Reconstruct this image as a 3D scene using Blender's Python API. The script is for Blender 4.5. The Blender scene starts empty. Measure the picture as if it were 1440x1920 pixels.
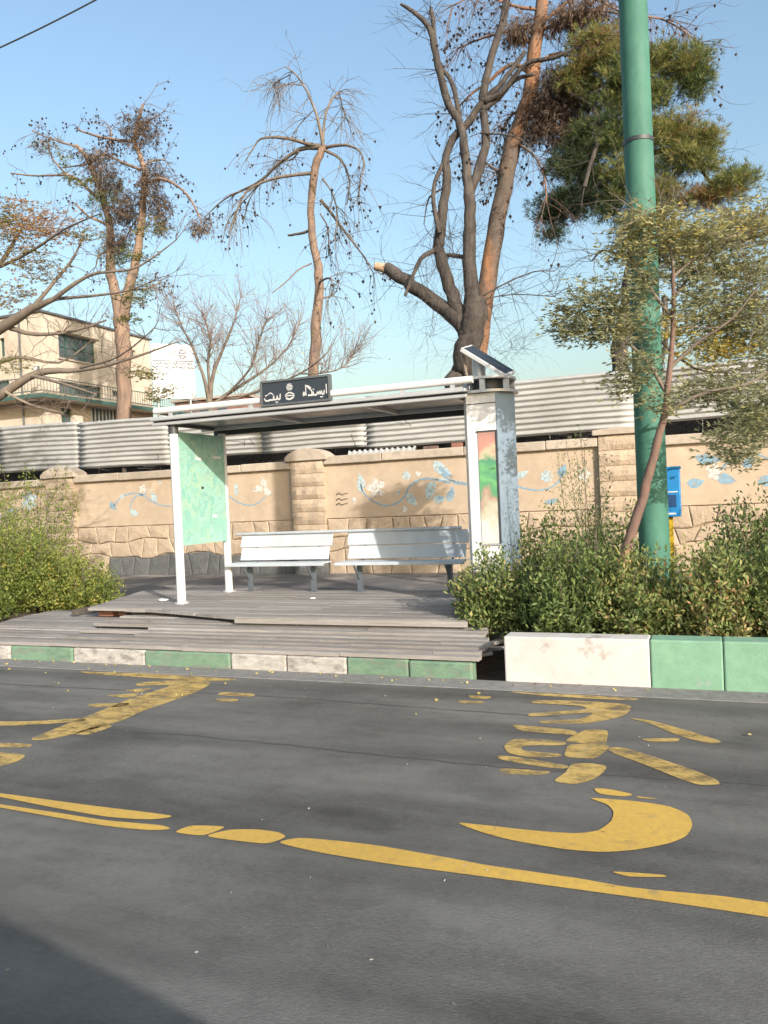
import bpy, math, random
import numpy as np
from mathutils import Vector, Matrix
random.seed(7); RNG = np.random.default_rng(7)
S = bpy.context.scene
COL = S.collection
# ------------------------------------------------------------------ camera
F = 1500.0; CX, CY = 720.0, 960.0; H = 1.65
d1 = Vector((-3720., -143., -F)); d2 = Vector((0, 24.4, -F))
up = d2.cross(d1).normalized()
if up.y < 0: up = -up
ax = (-d1).normalized(); ay = up.cross(ax).normalized(); ax = ay.cross(up)
ROT = Matrix((ax, ay, up))            # camera -> world
cam = bpy.data.cameras.new('camera'); co = bpy.data.objects.new('camera', cam); COL.objects.link(co)
co.matrix_world = Matrix.Translation((0, 0, H)) @ ROT.to_4x4()
cam.sensor_fit = 'VERTICAL'; cam.sensor_height = 36; cam.lens = F / 1920 * 36
cam.clip_start = .05; cam.clip_end = 3000
S.camera = co
# ------------------------------------------------------------------ world, sun, exposure
SUN = Vector((1.2, -1.0, .60)).normalized()
w = bpy.data.worlds.new('World'); S.world = w; w.use_nodes = True
nt = w.node_tree; nt.nodes.clear()
sky = nt.nodes.new('ShaderNodeTexSky'); sky.sky_type = 'NISHITA'; sky.sun_disc = False
sky.sun_elevation = math.asin(SUN.z); sky.sun_rotation = math.atan2(SUN.x, SUN.y)
sky.altitude = 0; sky.air_density = 1.6; sky.dust_density = 3.8; sky.ozone_density = 3.2
bg = nt.nodes.new('ShaderNodeBackground'); bg.inputs['Strength'].default_value = .148
wo = nt.nodes.new('ShaderNodeOutputWorld')
nt.links.new(sky.outputs[0], bg.inputs[0]); nt.links.new(bg.outputs[0], wo.inputs[0])
sl = bpy.data.lights.new('sun', 'SUN'); sl.energy = 3.2; sl.angle = math.radians(.53); sl.color = (1, .945, .87)
so = bpy.data.objects.new('sun', sl); COL.objects.link(so)
so.rotation_euler = (-SUN).to_track_quat('-Z', 'Y').to_euler(); so.location = (20, -20, 20)
S.view_settings.view_transform = 'Standard'; S.view_settings.look = 'None'
S.view_settings.exposure = .86; S.view_settings.gamma = 1; S.view_settings.use_curve_mapping = False

# ------------------------------------------------------------------ pixel rays of the photograph meet real planes
def ray(px, py): return ROT @ Vector((px - CX, -(py - CY), -F))
def PY(px, py, y):
    r = ray(px, py); t = y / r.y; return Vector((r.x * t, y, H + r.z * t))
def PZ(px, py, z):
    r = ray(px, py); t = (z - H) / r.z; return Vector((r.x * t, r.y * t, z))
def pxr(p): return (Vector((p.x, p.y, 0)).length) / F      # metres per photo pixel at p

# ------------------------------------------------------------------ helpers
class MB:
    def __init__(s): s.v = []; s.f = []; s.sm = []
    def add(s, vs, fs, smooth=False):
        o = len(s.v); s.v += [tuple(v) for v in vs]; s.f += [tuple(i + o for i in f) for f in fs]; s.sm += [smooth] * len(fs)
    def box(s, x0, x1, y0, y1, z0, z1):
        s.add([(x0,y0,z0),(x1,y0,z0),(x1,y1,z0),(x0,y1,z0),(x0,y0,z1),(x1,y0,z1),(x1,y1,z1),(x0,y1,z1)],
              [(0,3,2,1),(4,5,6,7),(0,1,5,4),(1,2,6,5),(2,3,7,6),(3,0,4,7)])
        return s
    def cbox(s, x0, x1, y0, y1, z0, z1, c=.01):      # box with chamfered edges
        xs, ys, zs = (x0, x1), (y0, y1), (z0, z1); V = []; idx = {}
        for i in (0, 1):
            for j in (0, 1):
                for k in (0, 1):
                    p = [xs[i], ys[j], zs[k]]; sg = [1 if q == 0 else -1 for q in (i, j, k)]
                    for a in range(3):
                        q = list(p)
                        for b in range(3):
                            if b != a: q[b] += sg[b] * c
                        idx[(i, j, k, a)] = len(V); V.append(q)
        # vertex 'a' touches no chamfer along axis a: it lies on both faces not normal to a
        Fc = []
        def g(i, j, k, a): return idx[(i, j, k, a)]
        for i in (0, 1):
            for j in (0, 1):
                for k in (0, 1): Fc.append((g(i,j,k,0), g(i,j,k,1), g(i,j,k,2)))
        o = len(s.v)
        import itertools
        bm = None
        s.hull(V)
        return s
    def hull(s, V):
        import bmesh
        bm = bmesh.new()
        for v in V: bm.verts.new(v)
        bmesh.ops.convex_hull(bm, input=bm.verts)
        bmesh.ops.dissolve_limit(bm, angle_limit=.01, verts=bm.verts, edges=bm.edges)
        bm.verts.index_update()
        s.add([v.co[:] for v in bm.verts], [[v.index for v in f.verts] for f in bm.faces]); bm.free()
    def obox(s, c, ex, ey, ez):      # oriented box: centre and three half-edge vectors
        c = Vector(c); V = []
        for k in (-1, 1):
            for j in (-1, 1):
                for i in (-1, 1): V.append(c + Vector(ex) * i + Vector(ey) * j + Vector(ez) * k)
        s.add(V, [(0,2,3,1),(4,5,7,6),(0,1,5,4),(1,3,7,5),(3,2,6,7),(2,0,4,6)]); return s
    def prism(s, pts, off):
        n = len(pts); off = Vector(off); V = [Vector(p) for p in pts] + [Vector(p) + off for p in pts]
        s.add(V, [tuple(range(n))[::-1], tuple(range(n, 2 * n))] + [(i, (i + 1) % n, n + (i + 1) % n, n + i) for i in range(n)]); return s
    def poly(s, pts): s.add(pts, [tuple(range(len(pts)))]); return s
    def tube(s, pts, rad, n=8, cap=True, knob=0):
        pts = [Vector(p) for p in pts]
        if not hasattr(rad, '__len__'): rad = [rad] * len(pts)
        t0 = (pts[1] - pts[0]).normalized()
        u = t0.orthogonal().normalized(); V = []
        for i, p in enumerate(pts):
            t = (pts[min(i + 1, len(pts) - 1)] - pts[max(i - 1, 0)])
            if t.length < 1e-9: t = t0
            t.normalize(); u = (u - t * u.dot(t))
            if u.length < 1e-6: u = t.orthogonal()
            u.normalize(); b = t.cross(u)
            for k in range(n):
                a = 2 * math.pi * k / n
                r = rad[i] * (1 + (random.uniform(-knob, knob) if knob else 0))
                V.append(p + (u * math.cos(a) + b * math.sin(a)) * r)
        Fc = [(i*n+k, i*n+(k+1) % n, (i+1)*n+(k+1) % n, (i+1)*n+k) for i in range(len(pts)-1) for k in range(n)]
        s.add(V, Fc, True)
        if cap:
            m = len(pts) - 1
            s.add(V[:n], [tuple(range(n))[::-1]]); s.add(V[m*n:], [tuple(range(n))])
        return s
    def mesh(s, name, org=(0, 0, 0)):
        me = bpy.data.meshes.new(name)
        if any(org): o = Vector(org); vs = [(v[0]-o.x, v[1]-o.y, v[2]-o.z) for v in s.v]
        else: vs = s.v
        me.from_pydata(vs, [], s.f)
        if any(s.sm): me.polygons.foreach_set('use_smooth', s.sm)
        me.update(); return me

def base_of(parent):
    o = Vector((0, 0, 0))
    while parent is not None: o = o + Vector(parent.location); parent = parent.parent
    return o
def obj(name, mb, mat, parent=None, kind=None, bevel=0, loc=None):
    org = base_of(parent)
    if loc is not None: org = Vector(loc)
    me = mb.mesh(name, org) if isinstance(mb, MB) else mb
    if not me.materials: me.materials.append(mat)
    o = bpy.data.objects.new(name, me); COL.objects.link(o); o.parent = parent
    if loc is not None: o.location = Vector(loc) - base_of(parent)
    if kind: o['kind'] = kind
    if bevel:
        b = o.modifiers.new('bevel', 'BEVEL'); b.width = bevel; b.segments = 2; b.limit_method = 'ANGLE'; b.angle_limit = .6
    return o
def tag(o, label, cat, group=None):
    o['label'] = label; o['category'] = cat
    if group: o['group'] = group
    return o
def thing(name, label, cat, loc, group=None):
    o = bpy.data.objects.new(name, None); COL.objects.link(o); o.location = loc; o.empty_display_size = .2
    return tag(o, label, cat, group)
def struct(name, mb, mat, **k): return obj(name, mb, mat, kind='structure', **k)

# ------------------------------------------------------------------ materials
def mat(name, c1, c2=None, scale=6., rough=.75, bump=0., bscale=None, metal=0., big=.12, vary=0., stretch=None, c3=None, c3s=1.2, c3w=(.52, .62), detail=6., spec=.5):
    m = bpy.data.materials.new(name); m.use_nodes = True; t = m.node_tree; N = t.nodes; L = t.links
    b = N['Principled BSDF']; b.inputs['Roughness'].default_value = rough; b.inputs['Metallic'].default_value = metal
    b.inputs['Specular IOR Level'].default_value = spec
    tc = N.new('ShaderNodeTexCoord'); vec = tc.outputs['Object']
    if stretch:
        mp = N.new('ShaderNodeMapping'); mp.inputs['Scale'].default_value = stretch; L.new(vec, mp.inputs[0]); vec = mp.outputs[0]
    def noise(sc, de=detail, v=vec):
        n = N.new('ShaderNodeTexNoise'); n.inputs['Scale'].default_value = sc; n.inputs['Detail'].default_value = de; n.inputs['Roughness'].default_value = .62
        L.new(v, n.inputs['Vector']); return n.outputs['Fac']
    def mix(f, a, bb, typ='MIX'):
        x = N.new('ShaderNodeMix'); x.data_type = 'RGBA'; x.blend_type = typ
        for s_, v_ in (('Factor', f), ('A', a), ('B', bb)):
            inp = [i for i in x.inputs if i.name == s_ and i.enabled][0]
            if hasattr(v_, 'links'): L.new(v_, inp)
            elif s_ == 'Factor': inp.default_value = v_
            else: inp.default_value = (*v_, 1)
        return [o for o in x.outputs if o.enabled][0]
    def ramp(f, lo, hi):
        r = N.new('ShaderNodeMapRange'); r.inputs['From Min'].default_value = lo; r.inputs['From Max'].default_value = hi; L.new(f, r.inputs['Value']); return r.outputs[0]
    c2 = c2 or tuple(x * .75 for x in c1)
    col = mix(ramp(noise(scale), .32, .68), c1, c2)
    if big:
        f = ramp(noise(.7, 4, tc.outputs['Object']), .3, .7)
        col = mix(f, col, mix(1., col, (1 - big * 2, 1 - big * 2.1, 1 - big * 2.2), 'MULTIPLY'))
    if c3: col = mix(ramp(noise(c3s, 8), *c3w), col, c3)
    if vary:
        oi = N.new('ShaderNodeObjectInfo'); hs = N.new('ShaderNodeHueSaturation')
        mr = N.new('ShaderNodeMapRange'); mr.inputs['To Min'].default_value = 1 - vary; mr.inputs['To Max'].default_value = 1 + vary
        L.new(oi.outputs['Random'], mr.inputs['Value']); L.new(mr.outputs[0], hs.inputs['Value']); L.new(col, hs.inputs['Color']); col = hs.outputs[0]
    L.new(col, b.inputs['Base Color'])
    rr = ramp(noise(scale * 1.7), .2, .8); mr = N.new('ShaderNodeMapRange'); mr.inputs['To Min'].default_value = max(rough - .12, .05); mr.inputs['To Max'].default_value = min(rough + .12, 1)
    L.new(rr, mr.inputs['Value']); L.new(mr.outputs[0], b.inputs['Roughness'])
    if bump:
        bp = N.new('ShaderNodeBump'); bp.inputs['Strength'].default_value = 1; bp.inputs['Distance'].default_value = bump
        L.new(noise(bscale or scale * 4), bp.inputs['Height']); L.new(bp.outputs[0], b.inputs['Normal'])
    return m
def leafmat(name, stops, trans=.35, rough=.55):
    m = bpy.data.materials.new(name); m.use_nodes = True; t = m.node_tree; N = t.nodes; L = t.links
    b = N['Principled BSDF']; b.inputs['Roughness'].default_value = rough; b.inputs['Specular IOR Level'].default_value = .3
    at = N.new('ShaderNodeAttribute'); at.attribute_name = 'tint'
    cr = N.new('ShaderNodeValToRGB'); e = cr.color_ramp.elements
    for i, (p, c) in enumerate(stops):
        el = e[i] if i < 2 else e.new(p)
        el.position = p; el.color = (*c, 1)
    L.new(at.outputs['Fac'], cr.inputs[0]); L.new(cr.outputs[0], b.inputs['Base Color'])
    tr = N.new('ShaderNodeBsdfTranslucent'); L.new(cr.outputs[0], tr.inputs[0])
    mx = N.new('ShaderNodeMixShader'); mx.inputs[0].default_value = trans
    L.new(b.outputs[0], mx.inputs[1]); L.new(tr.outputs[0], mx.inputs[2]); L.new(mx.outputs[0], N['Material Output'].inputs[0])
    return m

A_ = mat('asphalt', (.172, .165, .151), (.115, .11, .101), 60, .92, .007, 120, big=.2, c3=(.183, .175, .158), c3s=.9, c3w=(.42, .72), stretch=(.45, 1.3, 1), spec=.3)
def streaks(m, amt, scl, sc):          # long tyre polish and repair streaks
    t = m.node_tree; N = t.nodes; L = t.links; b = N['Principled BSDF']; src = b.inputs['Base Color'].links[0].from_socket
    tc = N.new('ShaderNodeTexCoord')
    for k, (st_, s_, a_, lo, hi) in enumerate((((.10, 1.3, 1), 1.5, amt, .42, .62), ((.5, 1, 1), 2.3, amt*.8, .56, .66), ((1, 1, 1), 9, amt*.5, .5, .7))):
        mp = N.new('ShaderNodeMapping'); mp.inputs['Scale'].default_value = st_; mp.inputs['Location'].default_value = (3.1*k, 1.7*k, 0); L.new(tc.outputs['Object'], mp.inputs[0])
        n = N.new('ShaderNodeTexNoise'); n.inputs['Scale'].default_value = s_; n.inputs['Detail'].default_value = 7; L.new(mp.outputs[0], n.inputs[0])
        r = N.new('ShaderNodeMapRange'); r.inputs['From Min'].default_value = lo; r.inputs['From Max'].default_value = hi; r.inputs['To Min'].default_value = 1 + (amt*.35 if k == 0 else 0); r.inputs['To Max'].default_value = 1 - a_; L.new(n.outputs[0], r.inputs[0])
        v = N.new('ShaderNodeVectorMath'); v.operation = 'SCALE'; L.new(src, v.inputs[0]); L.new(r.outputs[0], v.inputs['Scale']); src = v.outputs[0]
    L.new(src, b.inputs['Base Color'])
streaks(A_, .26, 1, 1)
ASPH2 = mat('footway_asphalt', (.16, .15, .145), (.11, .105, .10), 30, .9, .004, 120, big=.15, c3=(.30, .26, .22), c3s=.8, c3w=(.5, .6))
CONC = mat('gutter_concrete', (.26, .25, .235), (.17, .165, .155), 12, .9, .004, 60)
SOIL = mat('soil', (.13, .09, .06), (.07, .05, .035), 9, .95, .03, 25)
YEL = mat('yellow_paint', (.68, .42, .07), (.56, .35, .08), 30, .7, .002, 120, c3=(.34, .24, .09), c3s=9, c3w=(.58, .72))
WHITEP = mat('white_paint', (.62, .59, .56), (.54, .51, .48), 8, .75, .003, 60, c3=(.36, .32, .29), c3s=4, c3w=(.60, .68))
GREENP = mat('green_paint', (.22, .40, .275), (.175, .33, .225), 8, .7, .003, 60, c3=(.30, .33, .29), c3s=4, c3w=(.60, .68))
OLDW = mat('worn_white_paint', (.58, .54, .49), (.36, .34, .31), 10, .85, .005, 50, c3=(.22, .2, .18), c3s=7, c3w=(.52, .66), stretch=(1, 1, 2.5))
OLDG = mat('worn_green_paint', (.20, .32, .21), (.13, .22, .155), 10, .85, .005, 50, c3=(.2, .19, .16), c3s=7, c3w=(.52, .68), stretch=(1, 1, 2.5))
WOOD = mat('weathered_plank', (.36, .33, .305), (.24, .22, .205), 7, .85, .003, 30, vary=.22, stretch=(.35, 5, 5), c3=(.12, .10, .09), c3s=5, c3w=(.60, .72))
WOODD = mat('dark_joist', (.10, .085, .07), (.06, .05, .04), 7, .9, .003, 30)
BRICK = mat('red_brick', (.34, .16, .11), (.25, .12, .08), 20, .9, .004, 60)
PLAST = mat('wall_plaster', (.54, .425, .31), (.475, .37, .265), 5, .9, .004, 45, big=.10, c3=(.60, .48, .36), c3s=1.6, c3w=(.6, .72))
STONE = mat('wall_stone', (.51, .395, .285), (.43, .335, .24), 6, .92, .02, 14, vary=.07, big=.10)
DARKST = mat('dark_stone', (.15, .15, .145), (.10, .105, .105), 6, .9, .02, 14, vary=.12)  # darker grey stones at the foot of the wall
JOINT = mat('dark_mortar', (.40, .305, .21), (.30, .225, .15), 12, .95, .004, 60)
COPE = mat('coping_stone', (.52, .44, .35), (.42, .35, .275), 9, .9, .008, 35, vary=.08, c3=(.33, .28, .22), c3s=4, c3w=(.58, .72))
ZINC = mat('galvanised_sheet', (.46, .46, .445), (.37, .37, .355), 3, .7, 0, metal=0., vary=.05, big=.12, stretch=(.4, 1, 3), c3=(.36, .31, .25), c3s=2, c3w=(.62, .78))
POSTW = mat('shelter_white_paint', (.78, .77, .76), (.70, .69, .68), 6, .4, big=.05, c3=(.55, .53, .5), c3s=6, c3w=(.68, .8))
ALU = mat('aluminium', (.60, .60, .60), (.52, .52, .52), 6, .42, metal=.45, big=.05, stretch=(.3, 3, 3))
UNDER = mat('roof_underside', (.22, .25, .28), (.13, .15, .18), 1.6, .35, metal=.3, c3=(.19, .12, .15), c3s=.9, c3w=(.5, .6))
DKMET = mat('dark_metal', (.075, .08, .085), (.055, .06, .065), 6, .5, metal=.3)
BENCH = mat('bench_grey_paint', (.52, .57, .62), (.46, .505, .55), 5, .5, vary=.04, c3=(.36, .36, .35), c3s=7, c3w=(.66, .8))
LEGM = mat('bench_leg_metal', (.16, .19, .22), (.12, .14, .16), 5, .5, metal=.3)
SIGNK = mat('sign_face', (.035, .045, .058), (.03, .038, .05), 4, .45)
SIGNF = mat('sign_frame', (.12, .13, .14), (.10, .105, .11), 4, .5)
PRINT = mat('white_lettering', (.62, .62, .60), (.5, .5, .5), 40, .6)
BLUEGR = mat('column_side_metal', (.33, .42, .52), (.28, .36, .45), 3, .35, metal=.35)
GPOLE = mat('green_pole_paint', (.08, .22, .16), (.055, .17, .125), 5, .66, .003, 22, spec=.3, c3=(.11, .26, .19), c3s=2.2, c3w=(.55, .75), stretch=(1, 1, .5))
BLUE = mat('blue_box_paint', (.02, .25, .60), (.015, .20, .50), 6, .45)
BLUED = mat('dark_blue_print', (.015, .07, .2), None, 6, .5)
YPOST = mat('yellow_post_paint', (.65, .45, .02), (.55, .38, .02), 6, .5)
BEIGE = mat('building_render', (.62, .54, .43), (.56, .48, .38), 4, .9, .004, 30, big=.12, stretch=(1, 1, .35), c3=(.42, .33, .25), c3s=1.4, c3w=(.58, .75))
GSTEEL = mat('green_window_steel', (.06, .13, .11), (.05, .11, .09), 5, .5)
GRAIL = mat('grey_green_railing', (.12, .15, .13), (.09, .11, .1), 5, .6)
GLASS = mat('window_glass', (.05, .065, .07), (.10, .12, .12), 1.4, .12, big=0)
BARKP = mat('pine_bark', (.38, .25, .17), (.17, .125, .10), 7, .95, .05, 9, stretch=(1, 1, .25))
BARKO = mat('orange_pine_bark', (.42, .20, .09), (.20, .12, .085), 3, .95, .02, 12, stretch=(1, 1, .3), c3=(.13, .10, .08), c3s=.9, c3w=(.48, .56))
BARKD = mat('dark_bark', (.12, .10, .085), (.05, .042, .038), 9, .95, .05, 9, stretch=(1, 1, .25))
BARKG = mat('grey_dead_wood', (.27, .215, .165), (.16, .13, .105), 6, .95, .01, 14, stretch=(1, 1, .3))
BARKT = mat('twig_bark', (.22, .17, .15), (.15, .115, .10), 6, .95)
BARKR = mat('reddish_bark', (.24, .145, .11), (.15, .10, .08), 8, .95, .01, 20, stretch=(1, 1, .3))
CONEM = mat('pine_cone', (.05, .035, .03), (.03, .022, .02), 30, .9)
PAPER = mat('paper', (.85, .84, .82), (.8, .79, .77), 8, .8)
LEAFG = leafmat('shrub_leaf', [(0, (.05, .08, .025)), (.3, (.12, .165, .04)), (.62, (.22, .26, .06)), (.86, (.36, .35, .08)), (1, (.42, .28, .08))])
LEAFR = leafmat('roadside_shrub_leaf', [(0, (.05, .075, .03)), (.35, (.13, .185, .06)), (.65, (.22, .27, .085)), (.86, (.40, .34, .14)), (1, (.45, .26, .13))])
LEAFO = leafmat('pale_narrow_leaf', [(0, (.15, .165, .09)), (.5, (.29, .29, .16)), (.85, (.42, .38, .16)), (1, (.60, .44, .06))])
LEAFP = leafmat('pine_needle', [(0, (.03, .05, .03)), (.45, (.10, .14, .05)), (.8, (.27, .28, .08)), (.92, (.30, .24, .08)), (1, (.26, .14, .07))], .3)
LEAFD = leafmat('dead_needle', [(0, (.09, .065, .05)), (.5, (.17, .12, .085)), (1, (.28, .18, .11))], .15, .9)
LEAFA = leafmat('autumn_leaf', [(0, (.13, .15, .05)), (.45, (.26, .22, .08)), (.8, (.40, .22, .09)), (1, (.45, .25, .12))])
YLEAF = leafmat('fallen_leaf', [(0, (.35, .28, .08)), (1, (.5, .4, .12))], .1)

def wear(m, lo, hi, sc=22, stretch=(.35, 1, 1)):      # paint worn off down to the surface below
    t = m.node_tree; N = t.nodes; L = t.links
    n = N.new('ShaderNodeTexNoise'); n.inputs['Scale'].default_value = sc; n.inputs['Detail'].default_value = 8; n.inputs['Roughness'].default_value = .7
    tc = N.new('ShaderNodeTexCoord'); mp = N.new('ShaderNodeMapping'); mp.inputs['Scale'].default_value = stretch; L.new(tc.outputs['Object'], mp.inputs[0]); L.new(mp.outputs[0], n.inputs[0])
    r = N.new('ShaderNodeMapRange'); r.inputs['From Min'].default_value = lo; r.inputs['From Max'].default_value = hi; L.new(n.outputs[0], r.inputs[0]); L.new(r.outputs[0], N['Principled BSDF'].inputs['Alpha']); return m
YELW = wear(mat('worn_yellow_paint', (.58, .39, .11), (.50, .34, .11), 30, .75, .002, 120, c3=(.36, .27, .13), c3s=7, c3w=(.55, .7)), .30, .56, 9, (.6, 1, 1))
wear(YEL, .26, .38, 20)
def print_mat(name, seed, base, cols, scale):       # blotchy printed map / picture
    m = bpy.data.materials.new(name); m.use_nodes = True; t = m.node_tree; N = t.nodes; L = t.links
    b = N['Principled BSDF']; b.inputs['Roughness'].default_value = .3
    tc = N.new('ShaderNodeTexCoord'); v = N.new('ShaderNodeTexVoronoi'); v.inputs['Scale'].default_value = scale
    n = N.new('ShaderNodeTexNoise'); n.inputs['Scale'].default_value = scale * .6; n.inputs['Detail'].default_value = 5
    L.new(tc.outputs['Object'], n.inputs[0])
    ad = N.new('ShaderNodeVectorMath'); ad.operation = 'ADD'; L.new(tc.outputs['Object'], ad.inputs[0]); L.new(n.outputs['Color'], ad.inputs[1]); L.new(ad.outputs[0], v.inputs['Vector'])
    sp = N.new('ShaderNodeSeparateColor'); L.new(v.outputs['Color'], sp.inputs[0])
    cr = N.new('ShaderNodeValToRGB'); cr.color_ramp.interpolation = 'CONSTANT'; e = cr.color_ramp.elements
    for i, c in enumerate(cols):
        el = e[i] if i < 2 else e.new(i / len(cols)); el.position = i / len(cols); el.color = (*c, 1)
    L.new(sp.outputs[0], cr.inputs[0])
    v2 = N.new('ShaderNodeTexVoronoi'); v2.feature = 'DISTANCE_TO_EDGE'; v2.inputs['Scale'].default_value = scale * .9; L.new(ad.outputs[0], v2.inputs['Vector'])
    lt = N.new('ShaderNodeMath'); lt.operation = 'LESS_THAN'; lt.inputs[1].default_value = .035; L.new(v2.outputs[0], lt.inputs[0])
    mx = N.new('ShaderNodeMix'); mx.data_type = 'RGBA'; ii = [i for i in mx.inputs if i.enabled]; L.new(lt.outputs[0], ii[0]); L.new(cr.outputs[0], ii[1]); ii[2].default_value = (*base, 1)
    out = [o for o in mx.outputs if o.enabled][0]
    L.new(out, b.inputs['Base Color'])
    return m, out
MAPM, mo = print_mat('green_map_print', 1, (.36, .52, .42), [(.34, .62, .52), (.29, .58, .49), (.36, .64, .56), (.40, .62, .48), (.25, .54, .47)], 7)
t = MAPM.node_tree; tr = t.nodes.new('ShaderNodeBsdfTranslucent'); t.links.new(mo, tr.inputs[0]); mx = t.nodes.new('ShaderNodeMixShader'); mx.inputs[0].default_value = .25
t.links.new(t.nodes['Principled BSDF'].outputs[0], mx.inputs[1]); t.links.new(tr.outputs[0], mx.inputs[2]); t.links.new(mx.outputs[0], t.nodes['Material Output'].inputs[0])

def paint_mat(name, c1, c2):          # brushed mural paint, worn through in places
    m = mat(name, c1, c2, 9, .85, big=0); t = m.node_tree; N = t.nodes; L = t.links
    n = N.new('ShaderNodeTexNoise'); n.inputs['Scale'].default_value = 14; n.inputs['Detail'].default_value = 6
    tc = N.new('ShaderNodeTexCoord'); L.new(tc.outputs['Object'], n.inputs[0])
    r = N.new('ShaderNodeMapRange'); r.inputs['From Min'].default_value = .32; r.inputs['From Max'].default_value = .5; L.new(n.outputs[0], r.inputs[0])
    r.inputs['To Max'].default_value = .85
    L.new(r.outputs[0], N['Principled BSDF'].inputs['Alpha']); return m
MUR_B = paint_mat('mural_blue', (.27, .42, .52), (.20, .35, .47)); MUR_L = paint_mat('mural_pale_blue', (.50, .60, .62), (.40, .53, .58)); MUR_W = paint_mat('mural_white', (.68, .65, .60), (.58, .56, .52))

# ------------------------------------------------------------------ leaf clouds and twigs
def leaf_mesh(name, C, D, ln, wd, tint, org=(0, 0, 0)):
    n = len(C); C = np.asarray(C, float) - np.asarray(org, float); D = np.asarray(D, float); D /= np.linalg.norm(D, axis=1, keepdims=True) + 1e-9
    R = RNG.normal(size=(n, 3)); Sd = np.cross(D, R); Sd /= np.linalg.norm(Sd, axis=1, keepdims=True) + 1e-9
    ln = (ln * RNG.uniform(.65, 1.25, n))[:, None]; wd = (wd * RNG.uniform(.7, 1.2, n))[:, None]
    U = np.cross(Sd, D)
    V = np.stack([C, C + D * ln * .5 + Sd * wd * .5 + U * wd * .15, C + D * ln, C + D * ln * .5 - Sd * wd * .5 + U * wd * .15], 1).reshape(-1, 3)
    me = bpy.data.meshes.new(name); me.vertices.add(4 * n); me.vertices.foreach_set('co', V.ravel())
    me.loops.add(4 * n); me.loops.foreach_set('vertex_index', np.arange(4 * n, dtype=np.int32))
    me.polygons.add(n); me.polygons.foreach_set('loop_start', np.arange(0, 4 * n, 4, dtype=np.int32))
    a = me.attributes.new('tint', 'FLOAT', 'POINT'); a.data.foreach_set('value', np.repeat(np.clip(tint, 0, 1), 4).astype(np.float32))
    me.update(calc_edges=True); me.validate(); return me
def foliage(name, C, D, ln, wd, tint, m, parent):
    return obj(name, leaf_mesh(name, C, D, ln, wd, tint, base_of(parent)), m, parent, kind='stuff')
def rv(s=1.): return Vector((random.gauss(0, s), random.gauss(0, s), random.gauss(0, s)))
def walk(p, d, length, n, wob, grav):
    pts = [Vector(p)]; d = Vector(d).normalized()
    for i in range(n):
        d = (d + rv(wob) + Vector((0, 0, grav))).normalized(); pts.append(pts[-1] + d * length / n)
    return pts
def grow(mb, p, d, length, r, depth, wob=.18, grav=.02, kids=3, spread=.7, tips=None, shrink=.62):
    pts = walk(p, d, length, 4, wob, grav); mb.tube(pts, [r, r * .85, r * .7, r * .55, r * .4], 3 if depth < 2 else 5, False)
    if tips is not None: tips += pts[2:]
    if depth <= 0: return
    for k in range(kids):
        i = random.choice((1, 2, 3, 4)); dd = (pts[i] - pts[i-1]).normalized() + rv(spread)
        grow(mb, pts[i], dd, length * shrink * random.uniform(.7, 1.2), r * .5, depth - 1, wob, grav, kids, spread, tips, shrink)
def line3(pts, Y, dY=0., seed=0):
    """photo-traced polyline put at depth Y, bending in depth by dY along its length"""
    out = []; rad = []; n = len(pts)
    for i, q in enumerate(pts):
        y = Y + dY * (i / max(1, n - 1)); P = PY(q[0], q[1], y); out.append(P); rad.append(max(.004, q[2] * .5 * pxr(P)))
    return out, rad
def smooth_line(P, R, k=3):
    Q, r2 = [], []
    for i in range(len(P) - 1):
        p0, p1, p2, p3 = P[max(i-1, 0)], P[i], P[i+1], P[min(i+2, len(P)-1)]
        for j in range(k):
            t = j / k; Q.append(.5 * ((2*p1) + (p2-p0)*t + (2*p0-5*p1+4*p2-p3)*t*t + (3*p1-p0-3*p2+p3)*t**3)); r2.append(R[i]*(1-t)+R[i+1]*t)
    Q.append(P[-1]); r2.append(R[-1]); return Q, r2

# ================================================================== SETTING
g = MB().box(-500, 500, -300, 700, -1.2, -.06); struct('ground', g, SOIL)
r = MB(); r.box(-200, 200, -14, 6.55, -.05, 0); struct('road', r, A_)
r = MB(); r.box(-200, 200, 6.552, 6.868, -.05, .006); struct('gutter', r, CONC, bevel=.004)
r = MB(); r.box(-60, -8.9, 7.02, 11.2, -.05, .13); struct('planting_bed', r, SOIL)
r = MB(); r.box(-1.66, 40, 7.12, 11.4, -.05, .26); struct('planting_bed', r, SOIL)
r = MB(); r.box(-60, 40, 10.9, 15.05, -.055, .15); struct('pavement', r, ASPH2)
r = MB(); r.box(-60, 40, 15.3, 60, -.055, .12); struct('yard_ground', r, SOIL)
# uneven soil skin in the beds
def bumpy(x0, x1, y0, y1, z, nx, ny, amp):
    m = MB(); V = [(x0+(x1-x0)*i/nx, y0+(y1-y0)*j/ny, z + (random.uniform(0, amp) if 0 < i < nx and 0 < j < ny else 0)) for j in range(ny+1) for i in range(nx+1)]
    m.add(V, [(j*(nx+1)+i, j*(nx+1)+i+1, (j+1)*(nx+1)+i+1, (j+1)*(nx+1)+i) for j in range(ny) for i in range(nx)], True); return m
struct('soil_bank', bumpy(-1.65, 5, 7.13, 11.3, .262, 50, 30, .06), SOIL)
struct('soil_bank', bumpy(-14, -8.95, 7.05, 11.1, .132, 50, 30, .05), SOIL)

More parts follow.
